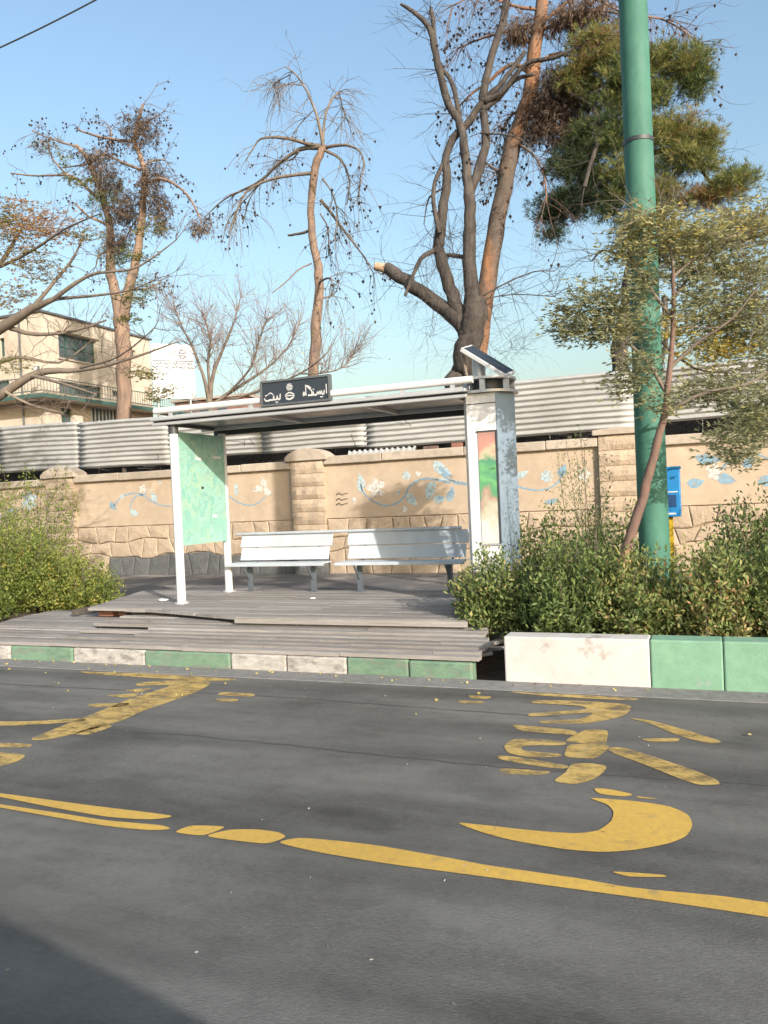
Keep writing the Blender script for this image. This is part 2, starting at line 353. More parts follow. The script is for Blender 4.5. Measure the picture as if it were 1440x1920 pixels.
# road markings: traced on the ground plane
def mark(name, polys, dz=.004):
    m = MB()
    for pl in polys:
        n_ = len(pl); pl2 = []
        for i in range(n_):          # rounded brush-like outline
            p0, p1, p2, p3 = pl[i-1], pl[i], pl[(i+1) % n_], pl[(i+2) % n_]
            for j in range(4):
                t = j/4; pl2.append(tuple(.5*((2*p1[a]) + (p2[a]-p0[a])*t*.7 + (2*p0[a]*.7-4.4*p1[a]+(4*p2[a]-p3[a])*.7+.2*p1[a]*0 + .9*p1[a]*0)*0) if False else p1[a]*(2*t**3-3*t**2+1) + .35*(p2[a]-p0[a])*(t**3-2*t**2+t) + p2[a]*(3*t**2-2*t**3) + .35*(p3[a]-p1[a])*(t**3-t**2) for a in (0, 1)))
        pts = [PZ(x, y, dz) for x, y in pl2]
        if sum(pts[i].x*pts[(i+1) % len(pts)].y - pts[i].y*pts[(i+1) % len(pts)].x for i in range(len(pts))) < 0: pts = pts[::-1]
        m.poly(pts)
    return struct(name, m, YEL if name == 'lane_line' or min(q[1] for q in polys[0]) > 1470 else YELW)
mark('lane_line', [[(525,1580),(562,1571),(640,1577),(720,1587),(845,1609),(920,1623),(1080,1646),(1170,1662),(1245,1670),(1345,1679),(1440,1692),(1600,1714),(1600,1742),(1440,1719),(1245,1690),(1080,1667),(920,1645),(800,1629),(720,1618),(600,1598)]])
mark('lane_line', [[(-40,1484),(0,1487),(170,1510),(320,1529),(280,1536),(200,1531),(90,1512),(0,1494),(-40,1488)], [(-40,1504),(0,1508),(110,1524),(200,1538),(300,1547),(318,1554),(280,1556),(190,1547),(0,1514),(-40,1510)]])
mark('lane_line', [[(330,1560),(360,1548),(420,1550),(395,1562),(375,1566)], [(390,1568),(430,1556),(480,1555),(520,1560),(535,1568),(520,1576),(490,1581)]])
mark('road_lettering', [[(860,1543),(900,1546),(1000,1557),(1075,1562),(1120,1557),(1145,1540),(1150,1522),(1138,1508),(1108,1496),(1190,1502),(1255,1512),(1290,1528),(1298,1548),(1285,1568),(1250,1582),(1190,1593),(1130,1597),(1060,1592),(960,1575),(900,1559)]])
mark('road_lettering', [[(1115,1478),(1145,1480),(1185,1489),(1170,1493),(1125,1488)], [(1195,1493),(1235,1498),(1200,1496)], [(1150,1634),(1240,1640),(1245,1644),(1180,1643)]])
mark('road_lettering', [[(1140,1402),(1170,1402),(1230,1420),(1290,1440),(1340,1460),(1348,1470),(1310,1471),(1270,1458),(1200,1430),(1150,1412)]])
mark('road_lettering', [[(1180,1346),(1225,1352),(1290,1370),(1352,1390),(1325,1393),(1270,1378),(1222,1358)], [(1205,1385),(1270,1384),(1268,1390),(1220,1390)]])
mark('road_lettering', [[(958,1297),(1180,1308),(1182,1313),(1040,1306)]])
mark('road_lettering', [[(1010,1313),(1090,1314),(1180,1322),(1168,1342),(1100,1356),(1020,1356),(1015,1351),(1085,1348),(1110,1336),(1000,1343),(998,1337),(1095,1330),(1085,1323),(1000,1318)]])
mark('road_lettering', [[(965,1359),(1070,1369),(1078,1378),(980,1370)], [(1100,1368),(1138,1370),(1138,1386),(1130,1396),(1060,1390)], [(1070,1396),(1132,1396),(1142,1402),(1125,1416),(1110,1422),(1062,1419),(1060,1408)]])
mark('road_lettering', [[(970,1385),(1055,1390),(1055,1397),(985,1398),(982,1407),(1045,1413),(1052,1418),(1000,1420),(955,1412),(946,1398)], [(935,1417),(975,1420),(1062,1435),(1055,1441),(1000,1435),(940,1424)], [(942,1441),(1030,1446),(1010,1453),(945,1450)]])
mark('road_lettering', [[(1072,1433),(1105,1431),(1135,1436),(1133,1446),(1110,1462),(1075,1470),(1040,1464),(1060,1448)]])
mark('road_lettering', [[(155,1259),(300,1264),(435,1273),(432,1276),(350,1275),(180,1264)]])
mark('road_lettering', [[(60,1384),(170,1340),(250,1308),(320,1285),(260,1286),(262,1280),(350,1274),(395,1280),(370,1296),(320,1315),(270,1332),(230,1350),(165,1370),(90,1386)], [(140,1375),(190,1358),(210,1362),(165,1377)]])
mark('road_lettering', [[(-30,1353),(60,1352),(150,1347),(155,1352),(60,1359),(-30,1361)], [(170,1320),(240,1318),(230,1325),(170,1325)], [(200,1304),(262,1300),(240,1308)], [(235,1294),(285,1290),(262,1298)]])
mark('road_lettering', [[(-30,1392),(55,1395),(50,1401),(-30,1400)], [(-30,1410),(45,1415),(30,1428),(-30,1442)]])
mark('road_lettering', [[(420,1298),(475,1301),(470,1306),(410,1303)], [(408,1310),(445,1311),(440,1316),(405,1314)], [(880,1304),(920,1306),(915,1310),(885,1309)], [(862,1314),(905,1315),(900,1319),(865,1318)]])

sm_ = MB()
for (y0, xa, xb_) in ((4.75, -6, 4), (1.35, -4, 4), (5.9, -9, -1)):
    x = xa; P = []
    while x < xb_: P.append(Vector((x, y0 + .05*math.sin(x*1.3) + random.uniform(-.012, .012), .0035))); x += .15
    V = []
    for p in P: hw = random.uniform(.003, .011); V += [p + Vector((0, hw, 0)), p - Vector((0, hw, 0))]
    sm_.add(V, [(2*i+1, 2*i+3, 2*i+2, 2*i) for i in range(len(P)-1)])
struct('road_crack', sm_, mat('tar_seam', (.085, .082, .077), (.10, .096, .09), 20, .8))
C = [(random.uniform(-7, 3), random.uniform(.8, 6.4), .004) for _ in range(170)]; D = [(random.gauss(0, 1), random.gauss(0, .5), .05) for _ in C]
o = obj('road_grit', leaf_mesh('road_grit', C, D, .02, .009, RNG.uniform(0, 1, len(C))), leafmat('pale_grit', [(0, (.19, .18, .17)), (1, (.34, .32, .3))], 0, .9), kind='stuff'); o['label'] = 'pale grit and paint flecks scattered over the asphalt'
# kerb
kerb = thing('kerb', 'low kerb of worn green and white painted blocks in front of the wooden deck', 'kerb', (-5, 6.93, 0)); kerb['kind'] = 'structure'
del kerb['category']
for x0, x1, m in ((-13.5, -12.2, OLDG), (-12.19, -11, OLDW), (-10.99, -9.8, OLDG), (-9.79, -8.6, OLDW), (-8.59, -7.48, OLDW), (-7.46, -6.56, OLDG), (-6.55, -5.58, OLDW), (-5.57, -4.52, OLDG), (-4.51, -3.88, OLDW), (-3.87, -3.23, OLDW), (-3.22, -2.60, OLDG), (-2.59, -1.99, OLDG)):
    obj('kerb_block', MB().box(x0, x1, 6.87 + random.uniform(-.006, .006), 7.02, -.04, .158 + random.uniform(-.006, .004)), m, kerb, bevel=.018)
bar = thing('concrete_barrier', 'tall concrete edging painted white then green beside the shrubs', 'barrier', (.5, 6.98, 0))
for x0, x1, m in ((-1.69, -.475, WHITEP), (-.47, .08, GREENP), (.085, .75, GREENP), (.755, 1.95, WHITEP), (1.955, 3.2, GREENP)):
    obj('barrier_block', MB().box(x0, x1, 6.86 + random.uniform(-.002, .002), 7.10, -.04, .40), m, bar, bevel=.014)

# ================================================================== WALL
WY = 15.0
wall = thing('boundary_wall', 'long sand coloured wall with rough stone base and blue painted flower scrolls', 'wall', (-4, WY, .1))
PIERS = [(-21.2, -20.4), (-14.78, -13.96), (-8.08, -7.33), (-1.77, -1.02), (4.6, 5.4)]
seg = [(PIERS[i][1], PIERS[i+1][0]) for i in range(4)]
ctop = [2.50, 2.53, 2.59, 2.54]
for (x0, x1), zt in zip(seg, ctop):
    obj('plaster_panel', MB().box(x0 - .05, x1 + .05, WY, WY + .22, 1.30, zt - .16), PLAST, wall)
    obj('mortar_bed', MB().box(x0 - .05, x1 + .05, WY + .03, WY + .22, .05, 1.298), JOINT, wall)
    x = x0 + .01
    while x < x1 - .05:
        xe = min(x + random.uniform(1.3, 1.9), x1 - .01)
        if x1 - xe < .4: xe = x1 - .01
        obj('coping_stone', MB().box(x, xe - .008, WY - .09, WY + .28, zt - .17 + random.uniform(-.006, .006), zt + random.uniform(-.008, .008)), COPE, wall, bevel=.018); x = xe
def stone_row(x0, x1, zs, m_of, y=WY, th=.035):
    rows = []
    n = len(zs) - 1
    for r_ in range(n):
        xs = [x0 + .01]; 
        while xs[-1] < x1 - .3: xs.append(xs[-1] + random.uniform(.28, .62))
        xs[-1] = x1 - .01; rows.append(xs)
    hz = [[(lambda ph: ph)(random.uniform(0, 6.3)) for _ in range(n + 1)]][0]
    def zf(r_, x): return zs[r_] if r_ in (0, n) else zs[r_] + .05 * math.sin(x * 2.1 + hz[r_]) + .03 * math.sin(x * 6.3 + hz[r_] * 2)
    for r_ in range(n):
        xs = rows[r_]; tilt = [0 if i in (0, len(xs)-1) else random.uniform(-.07, .07) for i in range(len(xs))]
        for i in range(len(xs) - 1):
            a, b = xs[i], xs[i+1]; ta, tb = tilt[i], tilt[i+1]; gp = .0035
            pts = [(a - ta + gp, zf(r_, a) + gp), ((a + b)/2, zf(r_, (a + b)/2) + gp + random.uniform(0, .02)), (b - tb - gp, zf(r_, b) + gp), (b + random.uniform(-.01, 0) - gp, (zf(r_, b)+zf(r_+1, b))/2),
                   (b + tb - gp, zf(r_+1, b) - gp), ((a + b)/2, zf(r_+1, (a + b)/2) - gp - random.uniform(0, .02)), (a + ta + gp, zf(r_+1, a) - gp), (a + gp + random.uniform(0, .01), (zf(r_, a)+zf(r_+1, a))/2)]
            d = random.uniform(.0, .02); mb = MB(); cx = sum(p[0] for p in pts)/8; cz = sum(p[1] for p in pts)/8
            back = [(p[0], y + .04, p[1]) for p in pts]; mid = [(p[0], y + .002 - d*.3, p[1]) for p in pts]
            fr = [(cx + (p[0]-cx)*.90, y - d*.7 - .006 + random.uniform(-.005, .005), cz + (p[1]-cz)*.88) for p in pts]; k = 8
            mb.add(back + mid + fr + [(cx, y - d - .016, cz)], [(q, (q+1) % k, k+(q+1) % k, k+q) for q in range(k)] + [(k+q, k+(q+1) % k, 2*k+(q+1) % k, 2*k+q) for q in range(k)] + [(2*k+q, 2*k+(q+1) % k, 3*k) for q in range(k)])
            obj('stone', mb, m_of((a + b)/2, r_), wall)
for (x0, x1) in seg:
    def mo_(x, r_): return DARKST if (r_ == 0 and -12.9 < x < -7.2) else STONE  # bottom course is darker along this stretch
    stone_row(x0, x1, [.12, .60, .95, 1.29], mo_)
for pi, (x0, x1) in enumerate(PIERS):
    zt = [2.5, 2.50, 2.52, 2.62, 2.6][pi]
    obj('pier_core', MB().box(x0 + .02, x1 - .02, WY - .09, WY + .26, .05, zt - .005), JOINT, wall)
    z = .12; nrow = 9; hh = (zt - .12) / nrow
    for k in range(nrow):
        mb = MB(); a, b, c, d = x0, x1, z + .007, z + hh - .007; y = WY - .09
        nx, nz = 6, 3; V = []; Fc = []
        for j in range(nz + 1):
            for i in range(nx + 1):
                edge = i in (0, nx) or j in (0, nz)
                V.append((a + (b-a)*i/nx, y - (.012 if edge else random.uniform(.025, .055)), c + (d-c)*j/nz))
        Fc = [(j*(nx+1)+i, j*(nx+1)+i+1, (j+1)*(nx+1)+i+1, (j+1)*(nx+1)+i) for j in range(nz) for i in range(nx)]
        mb.add(V, Fc)
        mb.add([(a,y-.012,c),(b,y-.012,c),(b,y-.012,d),(a,y-.012,d),(a,y+.3,c),(b,y+.3,c),(b,y+.3,d),(a,y+.3,d)], [(0,4,5,1),(1,5,6,2),(2,6,7,3),(3,7,4,0)])
        obj('stone_block', mb, DARKST if (k < 2 and pi == 2) else STONE, wall); z += hh
    # arched cap
    x0c, x1c = x0 - .10, x1 + .12; k = 10; pr = []
    rise = .17 if pi != 3 else .03
    for i in range(k + 1):
        u = i / k; pr.append((x0c + (x1c-x0c)*u, WY - .17, zt + .09 + rise * math.sin(math.pi*u) ** .7))
    pts = [(x0c, WY - .17, zt), (x1c, WY - .17, zt)] + pr[::-1]
    obj('pier_cap', MB().prism(pts, (0, .46, 0)), COPE, wall, bevel=.012)
# painted scrolls, flat paint film on the plaster
FY = WY - .003
def ribbon(pts, w0, w1, m, name='painted_stem'):
    P = [PY(x, y, FY) for x, y in pts]; Q, _ = smooth_line(P, [0]*len(P), 5); n = len(Q); V = []
    for i, q in enumerate(Q):
        t = (Q[min(i+1, n-1)] - Q[max(i-1, 0)]).normalized(); nn = Vector((-t.z, 0, t.x)); u = i/(n-1); w_ = (w0*(1-u)+w1*u) * (1+.15*math.sin(i*1.7))
        V += [q + nn*w_, q - nn*w_]
    mb = MB(); mb.add(V, [(2*i, 2*i+1, 2*i+3, 2*i+2) for i in range(n-1)]); obj(name, mb, m, wall)
def petal(cx, cy, ang, ln, wd, m, dy=0., name='painted_leaf', curl=.25):
    c = PY(cx, cy, FY - dy); a = math.radians(ang); s = 15.0 / F * 1.07; ln *= s; wd *= s; L_ = []; R_ = []
    n = 9; dirv = Vector((math.cos(a), 0, math.sin(a))); nr = Vector((-dirv.z, 0, dirv.x))
    for i in range(n + 1):
        u = i/n; wv = wd*.5*math.sin(math.pi*min(1, u**.75)) ; ce = c + dirv*ln*(u-.5) + nr*curl*ln*(u-.5)**2
        L_.append(ce + nr*wv); R_.append(ce - nr*wv)
    obj(name, MB().poly(L_ + R_[1:-1][::-1]), m, wall)
def flower(cx, cy, r_, m, n=5, rot=0, name='painted_flower'):
    c = PY(cx, cy, FY - .001); s = 15.0/F*1.07; r_ *= s; pts = []
    for i in range(n * 8):
        a = 2*math.pi*i/(n*8) + rot; q = r_*(.5 + .5*abs(math.cos(n*(a-rot)/2))**.8) * random.uniform(.93, 1.05); pts.append(c + Vector((q*math.cos(a), 0, q*math.sin(a))))
    obj(name, MB().poly(pts), m, wall)
ribbon([(214,948),(228,932),(246,925),(262,926),(285,940),(305,948),(332,949)], .02, .012, MUR_B)
ribbon([(244,953),(247,940),(256,930),(275,926)], .016, .02, MUR_B)
petal(212,950,-40,26,14,MUR_B); petal(252,962,-15,24,15,MUR_L); petal(288,931,115,30,14,MUR_L); flower(268,917,11,MUR_W); flower(229,931,6,MUR_L); flower(300,905,4,MUR_L)
flower(55,938,24,MUR_L,6,.4); petal(20,958,40,36,14,MUR_L); ribbon([(-20,965),(10,966),(35,955),(52,945)], .02, .015, MUR_B)
ribbon([(424,925),(440,938),(462,947),(480,945),(497,932)], .018, .012, MUR_B); petal(443,916,95,32,11,MUR_L)
for a_, (x, y) in ((100, (494, 905)), (190, (483, 917)), (-40, (502, 923))): petal(x, y, a_, 24, 15, MUR_W, .001, 'painted_flower')
ribbon([(676,908),(682,925),(700,940),(722,948),(745,943),(760,928),(768,912),(785,900),(806,897),(835,903),(870,908),(905,910),(950,912)], .016, .02, MUR_B)
ribbon([(955,905),(980,915),(1010,919),(1032,914),(1048,902),(1056,884)], .018, .014, MUR_B)
ribbon([(828,888),(845,900),(880,907)], .03, .014, MUR_B); ribbon([(812,902),(830,898),(860,905)], .012, .014, MUR_L)
petal(677,905,95,38,17,MUR_L); flower(705,915,20,MUR_W,5,.5); petal(772,938,-50,30,17,MUR_L); flower(762,892,9,MUR_L); flower(784,888,6,MUR_W); flower(748,923,5,MUR_L)
petal(828,880,-35,44,20,MUR_L,.001); petal(834,886,-40,34,8,MUR_B,.002); petal(806,920,-110,40,20,MUR_L); petal(824,936,0,26,15,MUR_L); petal(826,934,5,14,7,MUR_B,.001); petal(846,926,70,30,14,MUR_B); petal(760,955,10,14,12,MUR_W)
flower(663,938,7,MUR_W); flower(1025,893,12,MUR_L,7); petal(1055,882,55,24,14,MUR_B); petal(978,890,20,30,12,MUR_L); petal(960,925,-30,20,12,MUR_L); petal(1035,940,15,28,9,MUR_B); flower(1095,890,12,MUR_W)
ribbon([(1340,900),(1350,882),(1368,866),(1395,852),(1420,852),(1450,864)], .025, .014, MUR_B)
petal(1328,862,-10,42,16,MUR_B); petal(1305,906,5,28,16,MUR_B); petal(1362,899,-20,32,18,MUR_B); petal(1405,866,50,24,14,MUR_B); petal(1440,900,20,30,18,MUR_B); flower(1338,885,14,MUR_W)
STEN = mat('stencil_paint', (.10, .08, .06), (.2, .14, .1), 30, .9)
for yy in (927, 937, 946):      # faded stencilled scrawl
    ribbon([(630, yy+1), (636, yy-2), (640, yy+1), (646, yy-1), (652, yy-2)], .018, .01, STEN, 'stencil_mark')

# ================================================================== CORRUGATED FENCE
fence = thing('corrugated_fence', 'grey corrugated metal sheets raised above the sand coloured wall', 'fence', (-5, 15.6, 2.7))
def sheet(x0, x1, z0, z1, y=15.6, lift=0., waves=10, ragged=0.):
    n = waves * 8; mb = MB(); nx = max(2, int((x1-x0)/.25)); V = []; lo = [random.uniform(-.5, .5) for _ in range(nx + 1)]
    for i in range(nx + 1):
        u = i/nx; x = x0 + (x1-x0)*u; dz = lift*u + .006*math.sin(x*2.3)
        for j in range(n + 1):
            z = z0 + (z1-z0)*j/n; V.append((x, y + .030*math.cos(2*math.pi*waves*j/n) + .012*math.sin(x*1.4+j*.05), z + dz))
    Fc = [(i*(n+1)+j, (i+1)*(n+1)+j, (i+1)*(n+1)+j+1, i*(n+1)+j+1) for i in range(nx) for j in range(n)]
    mb.add(V, Fc, True); o = obj('corrugated_sheet', mb, ZINC, fence)
    s_ = o.modifiers.new('thickness', 'SOLIDIFY'); s_.thickness = .002
for x0, x1, z0, z1, y, lf in ((-25, -22, 2.8, 4.05, 15.6, 0), (-22.05, -19.6, 2.79, 4.02, 15.63, 0), (-19.65, -17.0, 2.78, 4.0, 15.6, -.01), (-17.05, -14.3, 2.77, 3.97, 15.63, -.05), (-14.35, -11.6, 2.73, 3.88, 15.6, -.05),
                            (-11.66, -9.1, 2.79, 3.85, 15.62, 0), (-9.15, -6.6, 2.78, 3.84, 15.6, -.01), (-6.65, -4.1, 2.72, 3.84, 15.63, 0), (-4.15, -1.18, 2.75, 3.86, 15.6, -.01),
                            (-.85, 1.6, 2.83, 3.83, 15.62, 0), (1.55, 4.2, 2.83, 3.84, 15.6, 0), (4.1, 7, 2.83, 3.84, 15.62, 0)):
    sheet(x0, x1, z0, z1, y, lf)
for i, x in enumerate((-24, -21.5, -18.2, -15.6, -13.1, -10.55, -7.6, -4.6, -2.4, -.95, 1.4, 4, 6.5)):
    obj('fence_post', MB().box(x - .035, x + .035, 15.70, 15.77, .1, 3.6), COPE if i % 2 else WOODD, fence)
for z in (3.0, 3.55): obj('rail', MB().box(-25, 7, 15.665, 15.698, z, z + .05), WOODD, fence)
# scrap pieces and brushwood behind the fence
sc = thing('scrap_sheet', 'short bent grey sheet lying on the wall top right of the arched pier cap', 'scrap', (-6.3, 15.4, 2.55))
mb = MB(); V = []; n = 64
for i in range(n + 1):
    x = -6.95 + 1.5*i/n; V += [(x, 15.36, 2.61 + .0*i), (x, 15.42, 2.69 + .022*math.cos(i*1.2))]
mb.add(V, [(2*i, 2*i+2, 2*i+3, 2*i+1) for i in range(n)]); o = obj('bent_sheet', mb, ZINC, sc); o.modifiers.new('t', 'SOLIDIFY').thickness = .004
for k, (x, wdt, c) in enumerate(((-5.3, .5, BARKR), (-4.7, .35, BRICK), (-4.25, .3, COPE))):
    ob = obj('rubble_block', MB().box(x, x + wdt*.6, 15.42, 15.56, 2.5, 2.68 + .03*k), c, bevel=.01)
    tag(ob, ['brown timber offcut lying on the wall top behind the coping', 'orange brick lying on the wall top left of the advertising column', 'pale stone block on the wall top beside the advertising column'][k], 'rubble')
bw = MB()
for i in range(1500):
    x = random.uniform(-24, 8); p = Vector((x, random.uniform(15.95, 16.8), random.uniform(2.0, 2.9))); bw.tube(walk(p, (random.uniform(-1, 1), random.uniform(-.3, .3), random.uniform(-.2, .5)), random.uniform(.5, 1.2), 3, .25, 0), .008, 3, False)
o = obj('brushwood', bw, BARKD); o['kind'] = 'stuff'; o['label'] = 'dark tangled brushwood heaped behind the corrugated fence'
bh = thing('board_hoarding', 'dark timber hoarding behind the corrugated fence seen only through the gap', 'fence', (-8, 17, 0))
for i in range(33): obj('hoarding_board', MB().box(-24 + i, -23.02 + i, 17 + .01*(i % 2), 17.03 + .01*(i % 2), .1, 3.3 + random.uniform(-.05, .05)), WOODD, bh)

# ================================================================== DECK
deck = thing('wooden_deck', 'weathered grey plank deck with raised platform under the bus shelter', 'deck', (-5, 8.4, .14))
def plank_rows(y0, y1, pitch, xl, xr, zf, th=.036):
    y = y0; k = 0
    while y < y1 - .02:
        a = xl(y) + random.uniform(-.008, .008); b = xr(y) + random.uniform(-.04, .02)
        cuts = [a] + [c + (.9 if k % 2 else 0) for c in (-6.9, -5.1, -3.3) if a + .4 < c + (.9 if k % 2 else 0) < b - .4] + [b]
        for i in range(len(cuts) - 1):
            z = zf(y, (cuts[i]+cuts[i+1])/2) + random.uniform(-.003, .003); tz = random.uniform(-.004, .004); x0, x1 = cuts[i] + .003, cuts[i+1] - .003
            mb = MB(); yy0, yy1 = y + .006, y + pitch - .008
            xb0 = x0 + (xl(yy1) - xl(yy0) if i == 0 else 0)
            mb.add([(x0,yy0,z-th),(x1,yy0,z-th+tz),(x1,yy1,z-th+tz),(xb0,yy1,z-th),(x0,yy0,z),(x1,yy0,z+tz),(x1,yy1,z+tz),(xb0,yy1,z)],
                   [(0,3,2,1),(4,5,6,7),(0,1,5,4),(1,2,6,5),(2,3,7,6),(3,0,4,7)])
            obj('plank', mb, WOOD, deck)
        y += pitch; k += 1
lerp = lambda y, P: np.interp(y, [p[0] for p in P], [p[1] for p in P])
plank_rows(6.875, 8.9, .118, lambda y: float(lerp(y, [(6.78, -7.75), (7.6, -8.55), (8.2, -8.75), (9, -8.75)])), lambda y: float(lerp(y, [(6.78, -1.93), (7.2, -1.9), (8, -2.2), (9, -2.3)])), lambda y, xm: .205 + (.12*min(1, (y - 6.87)/.8) if xm > -6.3 else .06*min(1, (y - 6.87)/.8)))
plank_rows(7.68, 10.12, .118, lambda y: float(lerp(y, [(7.6, -4.7), (7.97, -5.86), (8.14, -6.5), (8.19, -7.55), (10.1, -8.15)])), lambda y: -2.25, lambda y, xm: .40)
for x in np.arange(-7.9, -2.2, 1.15):
    obj('joist', MB().box(x, x + .06, 8.3, 10.08, .285, .362), WOODD, deck)
    obj('joist', MB().box(x + .2, x + .26, 7.05, 8.22, .02, .12), WOODD, deck)
for x in (-7.5, -6.2, -4.6, -3): obj('deck_leg', MB().box(x, x + .1, 9.9, 10.0, -.05, .362), WOODD, deck)
obj('edge_board', MB().box(-4.95, -2.25, 7.655, 7.682, .335, .39), WOOD, deck)
obj('edge_board', MB().box(-7.5, -6.35, 8.17, 8.19, .375, .405), WOOD, deck)
o = obj('brick', MB().box(-7.45, -7.22, 8.3, 8.42, .28, .36), BRICK, bevel=.006); tag(o, 'red brick wedged under the left end of the raised deck', 'brick')
o = obj('brick', MB().box(-7.18, -7.05, 8.36, 8.48, .28, .35), BRICK, bevel=.006); tag(o, 'smaller red brick piece under the raised deck beside the dark gap', 'brick')
# broken ends at the right of the lower deck
for i, (x, y, z, a) in enumerate(((-2.05, 7.2, .15, .5), (-2.0, 7.5, .16, -.4), (-2.0, 7.8, .17, .9))):
    c, s_ = math.cos(a), math.sin(a); o = obj('broken_plank', MB().obox((x, y, z), (.16*c, .16*s_, .02), (-.04*s_, .04*c, 0), (0, 0, .015)), WOOD)
    tag(o, ['nearest splintered plank end at the gap right of the deck', 'middle splintered plank end in the gap right of the deck', 'farthest splintered plank end in the gap by the shrubs'][i], 'plank', 'broken plank ends')

# ================================================================== BUS SHELTER
sh = thing('bus_shelter', 'open bus shelter with white posts, flat metal roof and green map panel', 'bus shelter', (-4.5, 9.3, .4))
obj('post', MB().tube([(-6.42, 8.7, .405), (-6.42, 8.7, 2.70)], .058, 16), POSTW, sh)
obj('post', MB().tube([(-6.50, 9.95, .405), (-6.50, 9.95, 2.70)], .055, 16), POSTW, sh)
obj('post', MB().tube([(-2.72, 9.98, .405), (-2.72, 9.98, 2.70)], .055, 16), POSTW, sh)
for x, y in ((-6.42, 8.7), (-6.50, 9.95), (-2.72, 9.98)):
    obj('base_plate', MB().tube([(x, y, .402), (x, y, .42)], .10, 14), ALU, sh)
obj('post_collar', MB().tube([(-6.42, 8.7, 2.62), (-6.42, 8.7, 2.74)], .064, 14), DKMET, sh)
pan = obj('map_panel', MB().box(-6.456, -6.444, 8.80, 9.90, 1.15, 2.66), MAPM, sh)
obj('panel_edge', MB().box(-6.462, -6.438, 8.785, 8.81, 1.15, 2.66), ALU, pan)
obj('panel_clip', MB().box(-6.47, -6.43, 8.75, 8.79, 2.2, 2.26), ALU, pan)
for i, (y, z, l) in enumerate(((9.2, 2.3, .14), (9.55, 1.5, .1), (9.3, 1.9, .06), (9.6, 2.33, .22))):
    obj('map_label', MB().box(-6.4435, -6.4425, y, y + l, z, z + .035), POSTW if i != 2 else DKMET, pan)
# roof
rx0, rx1 = -6.68, -2.42
obj('roof_edge_rail', MB().box(rx0, rx1, 8.56, 8.62, 2.795, 2.835), ALU, sh, bevel=.008)
obj('roof_edge_rail', MB().box(rx0, rx1, 8.60, 8.66, 2.735, 2.775), ALU, sh, bevel=.008)
obj('roof_fascia', MB().box(rx0 + .01, rx1, 8.625, 8.65, 2.775, 2.795), DKMET, sh)
obj('roof_sheet', MB().box(rx0, rx1, 8.662, 10.12, 2.775, 2.81), UNDER, sh, bevel=.004)
obj('roof_sheet_top', MB().box(rx0, rx1, 8.662, 10.12, 2.812, 2.825), ALU, sh)
obj('back_beam', MB().box(rx0, rx1, 10.02, 10.12, 2.69, 2.773), DKMET, sh)
obj('back_beam', MB().box(rx0, rx1, 9.70, 9.75, 2.73, 2.773), ALU, sh)
for x in (-6.52, -5.1, -3.7, -2.6):
    obj('cross_beam', MB().prism([(x, 8.67, 2.773), (x, 8.67, 2.735), (x, 9.695, 2.735), (x, 9.695, 2.773)], (.06, 0, 0)), DKMET if x < -6 else ALU, sh)
for x0, x1 in ((-6.62, -5.02), (-4.06, -2.34)):
    obj('roof_tube', MB().tube([(x0, 8.60, 2.925), (x1, 8.60, 2.925)], .042, 16), POSTW, sh)
for x in (-6.4, -5.2, -3.2, -2.6): obj('tube_bracket', MB().box(x, x + .05, 8.585, 8.615, 2.836, 2.885), ALU, sh)
# name board on the roof edge
nb = thing('shelter_name_board', 'dark rectangular sign with white cursive lettering and round emblem on the shelter roof', 'sign', (-4.53, 8.55, 2.84))
obj('board', MB().box(-4.985, -4.075, 8.555, 8.60, 2.855, 3.135), SIGNK, nb)
for a in ((-5.0, -4.06, 3.125, 3.15), (-5.0, -4.06, 2.84, 2.862), (-5.0, -4.978, 2.862, 3.125), (-4.082, -4.06, 2.862, 3.125)): obj('frame', MB().box(a[0], a[1], 8.54, 8.61, a[2], a[3]), SIGNF, nb)
def letter(pts, w0, par, y, x0, z0, sx, sz, name='lettering', m=PRINT):
    P = [Vector((x0 + a*sx, y, z0 + b*sz)) for a, b in pts]; Q, _ = smooth_line(P, [0]*len(P), 4); V = []; n = len(Q)
    for i, q in enumerate(Q):
        t = (Q[min(i+1, n-1)] - Q[max(i-1, 0)]).normalized(); nn = Vector((-t.z, 0, t.x)); w_ = w0 * (.75 + .35*abs(t.x))
        V += [q + nn*w_, q - nn*w_]
    obj(name, _last(V, n), m, par)
def _last(V, n):
    mb = MB(); mb.add(V, [(2*i, 2*i+1, 2*i+3, 2*i+2) for i in range(n-1)]); return mb
Yb = 8.5525
# right word
X0, Z0, sx, sz = -4.42, 2.925, .32, .10
letter([(.97, 0), (.97, 1.15)], .009, nb, Yb, X0, Z0, sx, sz)
letter([(.88, .45), (.86, .05), (.80, .0), (.76, .4), (.73, .02), (.68, .35), (.65, .02), (.60, .3), (.56, 0), (.45, 0), (.42, .4), (.40, 0), (.30, 0), (.20, .0)], .009, nb, Yb, X0, Z0, sx, sz)
letter([(.36, 0), (.36, .5), (.22, .95), (.10, 1.25)], .008, nb, Yb, X0, Z0, sx, sz); letter([(.34, .85), (.18, 1.2)], .006, nb, Yb, X0, Z0, sx, sz)
letter([(.12, 0), (.12, 1.1)], .008, nb, Yb, X0, Z0, sx, sz); letter([(.0, .05), (.03, .42), (.08, .2), (.0, .0)], .008, nb, Yb, X0, Z0, sx, sz)
letter([(.82, -.32), (.70, -.32)], .006, nb, Yb, X0, Z0, sx, sz); letter([(.47, .65), (.41, .66)], .006, nb, Yb, X0, Z0, sx, sz)
